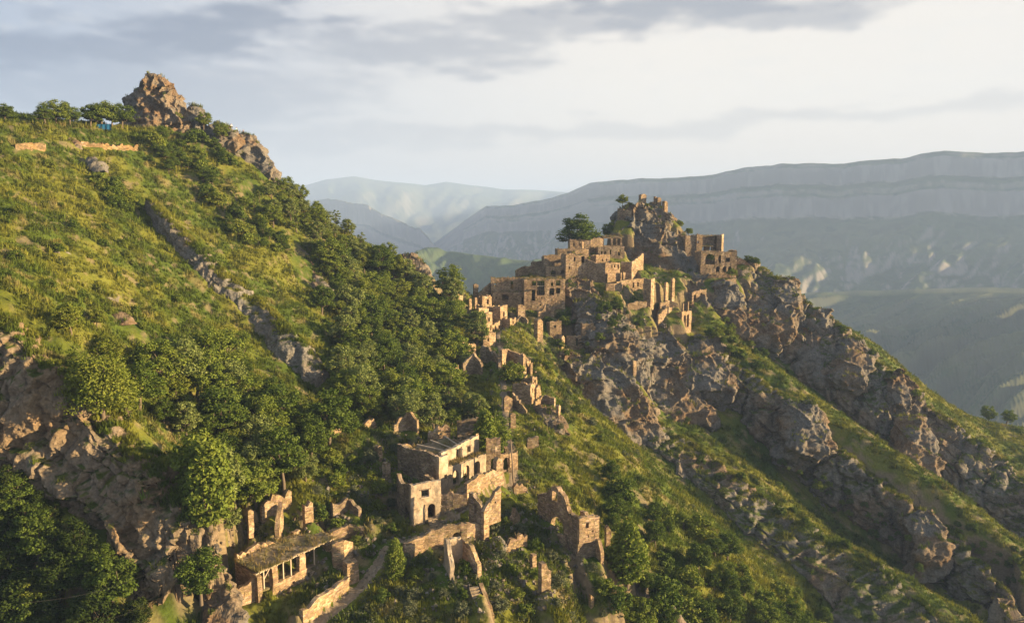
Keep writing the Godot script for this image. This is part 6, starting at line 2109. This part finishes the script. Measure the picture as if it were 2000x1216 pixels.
func loose_stones() -> void:
	# rubble fallen from the walls
	var st := SurfaceTool.new()
	st.begin(Mesh.PRIMITIVE_TRIANGLES)
	var box := []
	for k in 8:
		box.append(Vector3(0.5 if k & 1 else -0.5, 0.4 if k & 2 else -0.4, 0.45 if k & 4 else -0.45) * rng.randf_range(0.7, 1.1))
	for q in [[0, 2, 3, 1], [4, 5, 7, 6], [0, 1, 5, 4], [2, 6, 7, 3], [0, 4, 6, 2], [1, 3, 7, 5]]:
		var n: Vector3 = (box[q[0]] + box[q[1]] + box[q[2]] + box[q[3]]).normalized()
		for k in ([0, 1, 2, 0, 2, 3] if (box[q[1]] - box[q[0]]).cross(box[q[2]] - box[q[0]]).dot(n) < 0.0 else [0, 2, 1, 0, 3, 2]):
			st.set_normal(n)
			st.set_color(Color(1, 1, 1))
			st.add_vertex(box[q[k]])
	var mesh := st.commit()
	var put_at := []
	for area in [[900, 1060, 260, 140, 900], [830, 900, 120, 60, 350], [560, 1080, 160, 90, 380], [1030, 1090, 120, 110, 500], [1010, 760, 70, 130, 260], [1150, 650, 160, 80, 520], [1270, 600, 100, 60, 200], [980, 640, 70, 60, 160], [1280, 780, 50, 90, 240], [690, 960, 90, 60, 240]]:
		for i in area[4]:
			var a := rng.randf() * TAU
			var r := sqrt(rng.randf())
			put_at.append(spot(area[0] + cos(a) * r * area[2], area[1] + sin(a) * r * area[3]))
	var mm := MultiMesh.new()
	mm.transform_format = MultiMesh.TRANSFORM_3D
	mm.use_colors = true
	mm.mesh = mesh
	mm.instance_count = put_at.size()
	for i in put_at.size():
		var s := 0.14 + 0.5 * pow(rng.randf(), 3.0)
		mm.set_instance_transform(i, Transform3D(Basis.from_euler(Vector3(rng.randf() * 6.0, rng.randf() * 6.0, rng.randf() * 6.0)).scaled(Vector3(s, s, s)), put_at[i] + Vector3.UP * s * 0.2))
		mm.set_instance_color(i, Color(0.30, 0.235, 0.165).lerp(Color(0.33, 0.3, 0.26), rng.randf()) * rng.randf_range(0.75, 1.15))
	var o := MultiMeshInstance3D.new()
	o.name = "rubble"
	o.multimesh = mm
	o.material_override = M.rock
	add_child(o)
	o.set_meta("kind", "stuff")
	o.set_meta("label", "loose rubble fallen from the ruined walls")
	o.set_meta("category", "rubble")


# ---------------------------------------------------------------- visitors and their tarpaulin
func bone_field(p: Vector3, bones: Array) -> Array:
	# distance to the nearest limb, limbs melted together; and the colour of that limb
	var best := 1e9
	var sum := 0.0
	var tone: Color
	for b in bones:
		var pa: Vector3 = p - b[0]
		var ba: Vector3 = b[1] - b[0]
		var h := clampf(pa.dot(ba) / maxf(ba.length_squared(), 1e-6), 0.0, 1.0)
		var d := (pa - ba * h).length() - lerpf(b[2], b[3], h)
		sum += exp(-d * 55.0)
		if d < best:
			best = d
			tone = b[4]
	return [-log(maxf(sum, 1e-30)) / 55.0, tone]


func net_body(bones: Array, lo: Vector3, hi: Vector3, cell: float) -> ArrayMesh:
	# one skin round all limbs: surface nets
	var nx := int((hi.x - lo.x) / cell) + 1
	var ny := int((hi.y - lo.y) / cell) + 1
	var nz := int((hi.z - lo.z) / cell) + 1
	var val := PackedFloat32Array()
	val.resize(nx * ny * nz)
	for k in nz:
		for j in ny:
			for i in nx:
				val[(k * ny + j) * nx + i] = bone_field(lo + Vector3(i, j, k) * cell, bones)[0]
	var at := {}
	var v := PackedVector3Array()
	var col := PackedColorArray()
	var nrm := PackedVector3Array()
	for k in nz - 1:
		for j in ny - 1:
			for i in nx - 1:
				var c := Vector3.ZERO
				var n := 0
				for e in [[0, 0, 0, 1, 0, 0], [0, 1, 0, 1, 1, 0], [0, 0, 1, 1, 0, 1], [0, 1, 1, 1, 1, 1], [0, 0, 0, 0, 1, 0], [1, 0, 0, 1, 1, 0], [0, 0, 1, 0, 1, 1], [1, 0, 1, 1, 1, 1], [0, 0, 0, 0, 0, 1], [1, 0, 0, 1, 0, 1], [0, 1, 0, 0, 1, 1], [1, 1, 0, 1, 1, 1]]:
					var a := val[((k + e[2]) * ny + j + e[1]) * nx + i + e[0]]
					var b := val[((k + e[5]) * ny + j + e[4]) * nx + i + e[3]]
					if (a < 0.0) != (b < 0.0):
						var t := a / (a - b)
						c += Vector3(e[0], e[1], e[2]).lerp(Vector3(e[3], e[4], e[5]), t)
						n += 1
				if n:
					var p := lo + (Vector3(i, j, k) + c / n) * cell
					at[(k * ny + j) * nx + i] = v.size()
					v.append(p)
					col.append(bone_field(p, bones)[1])
					var g := Vector3(bone_field(p + Vector3(0.01, 0, 0), bones)[0] - bone_field(p - Vector3(0.01, 0, 0), bones)[0], bone_field(p + Vector3(0, 0.01, 0), bones)[0] - bone_field(p - Vector3(0, 0.01, 0), bones)[0], bone_field(p + Vector3(0, 0, 0.01), bones)[0] - bone_field(p - Vector3(0, 0, 0.01), bones)[0])
					nrm.append(g.normalized())
	var idx := PackedInt32Array()
	var step := [1, nx, nx * ny]
	for key in at:
		for axis in 3:
			var o1: int = step[(axis + 1) % 3]
			var o2: int = step[(axis + 2) % 3]
			var a := val[key]
			var b := val[key + step[axis]]
			if (a < 0.0) == (b < 0.0):
				continue
			if not (at.has(key - o1) and at.has(key - o2) and at.has(key - o1 - o2)):
				continue
			var q := [at[key], at[key - o1], at[key - o1 - o2], at[key - o2]]
			if a > 0.0:
				q = [q[3], q[2], q[1], q[0]]
			idx.append_array(PackedInt32Array([q[0], q[2], q[1], q[0], q[3], q[2]]))
	var arr := []
	arr.resize(Mesh.ARRAY_MAX)
	arr[Mesh.ARRAY_VERTEX] = v
	arr[Mesh.ARRAY_NORMAL] = nrm
	arr[Mesh.ARRAY_COLOR] = col
	arr[Mesh.ARRAY_INDEX] = idx
	var m := ArrayMesh.new()
	m.add_surface_from_arrays(Mesh.PRIMITIVE_TRIANGLES, arr)
	return m


func visitors() -> void:
	var skin := Color(0.45, 0.26, 0.17)
	var hair := Color(0.03, 0.022, 0.016)
	var cloth := StandardMaterial3D.new()
	cloth.vertex_color_use_as_albedo = true
	cloth.roughness = 0.9
	for q in [[452, 262, 190.6, Color(0.75, 0.62, 0.58), "person in a pale pink top sitting on the ridge right of the peak"], [462, 266, 190.4, Color(0.42, 0.60, 0.66), "person in a light blue top sitting on the ridge right of the peak"], [475, 268, 190.4, Color(0.10, 0.09, 0.14), "person in dark clothes sitting on the ridge right of the peak"]]:
		var top: Color = q[3]
		var jeans := Color(0.06, 0.07, 0.11)
		var bones := [[Vector3(0, 0.14, 0), Vector3(0, 0.30, 0.02), 0.15, 0.135, jeans], [Vector3(0, 0.30, 0.02), Vector3(0, 0.58, 0.0), 0.13, 0.15, top], [Vector3(-0.14, 0.60, 0), Vector3(0.14, 0.60, 0), 0.075, 0.075, top],
			[Vector3(0, 0.64, 0.0), Vector3(0, 0.72, 0.02), 0.055, 0.05, skin], [Vector3(0, 0.80, 0.03), Vector3(0, 0.87, 0.01), 0.085, 0.095, skin], [Vector3(0, 0.88, -0.03), Vector3(0, 0.92, -0.01), 0.098, 0.09, hair], [Vector3(0, 0.815, 0.115), Vector3(0, 0.835, 0.115), 0.018, 0.012, skin]]
		for s in [-1.0, 1.0]:
			bones.append([Vector3(0.19 * s, 0.58, 0), Vector3(0.24 * s, 0.36, 0.08), 0.052, 0.044, top])
			bones.append([Vector3(0.24 * s, 0.36, 0.08), Vector3(0.15 * s, 0.36, 0.32), 0.04, 0.032, skin])
			bones.append([Vector3(0.15 * s, 0.36, 0.32), Vector3(0.12 * s, 0.37, 0.41), 0.036, 0.022, skin])
			bones.append([Vector3(0.09 * s, 0.14, 0.02), Vector3(0.13 * s, 0.38, 0.40), 0.088, 0.064, jeans])
			bones.append([Vector3(0.13 * s, 0.38, 0.40), Vector3(0.13 * s, 0.02, 0.55), 0.058, 0.042, jeans])
			bones.append([Vector3(0.13 * s, 0.0, 0.56), Vector3(0.14 * s, -0.02, 0.70), 0.042, 0.034, hair])
		var o := put("person", net_body(bones, Vector3(-0.36, -0.1, -0.24), Vector3(0.36, 1.06, 0.8), 0.03), cloth)
		var base := P(q[0], q[1], q[2])
		o.position = Vector3(base.x, maxf(base.y, ht(base.x, base.z)), base.z)
		o.rotation.y = 0.6
		tag(o, q[4], "person", "people on the ridge")
	# a blue tarpaulin hung between the hilltop trees
	var v := PackedVector3Array()
	for side in 2:
		for j in 9:
			for i in 23:
				var y := 1.5 * j / 8.0
				v.append(Vector3((i - 11) * 0.14, y, sin(i * 0.9) * 0.06 * (1.0 - y * 0.3) + (1.5 - y) * 0.12 - side * 0.012))
	var m := StandardMaterial3D.new()
	m.albedo_color = srgb(0.012, 0.10, 0.22)
	m.roughness = 0.45
	var sheet := put("tarpaulin", grid_mesh(v, PackedColorArray(), 23, 18), m)
	var at := spot(203, 255)
	sheet.position = at
	sheet.rotation.y = 0.15
	tag(sheet, "blue tarpaulin hung under the hilltop trees left of the peak", "tarpaulin")


func _ready() -> void:
	rng.seed = 20
	light_and_air()
	make_materials()
	masonry_materials()
	survey()
	fit_terrain()
	shape_land()
	# the walls are set out first, for the ground rises and falls to meet them
	lower_village()
	path_village()
	saddle_ruins()
	upper_village()
	hilltop_walls()
	make_ground()
	far_country()
	bare_rocks()
	model_plants()
	woods()
	ledge_bushes()
	wooden_poles()
	visitors()
	loose_stones()
	undergrowth()
	print("built in %d ms" % Time.get_ticks_msec())
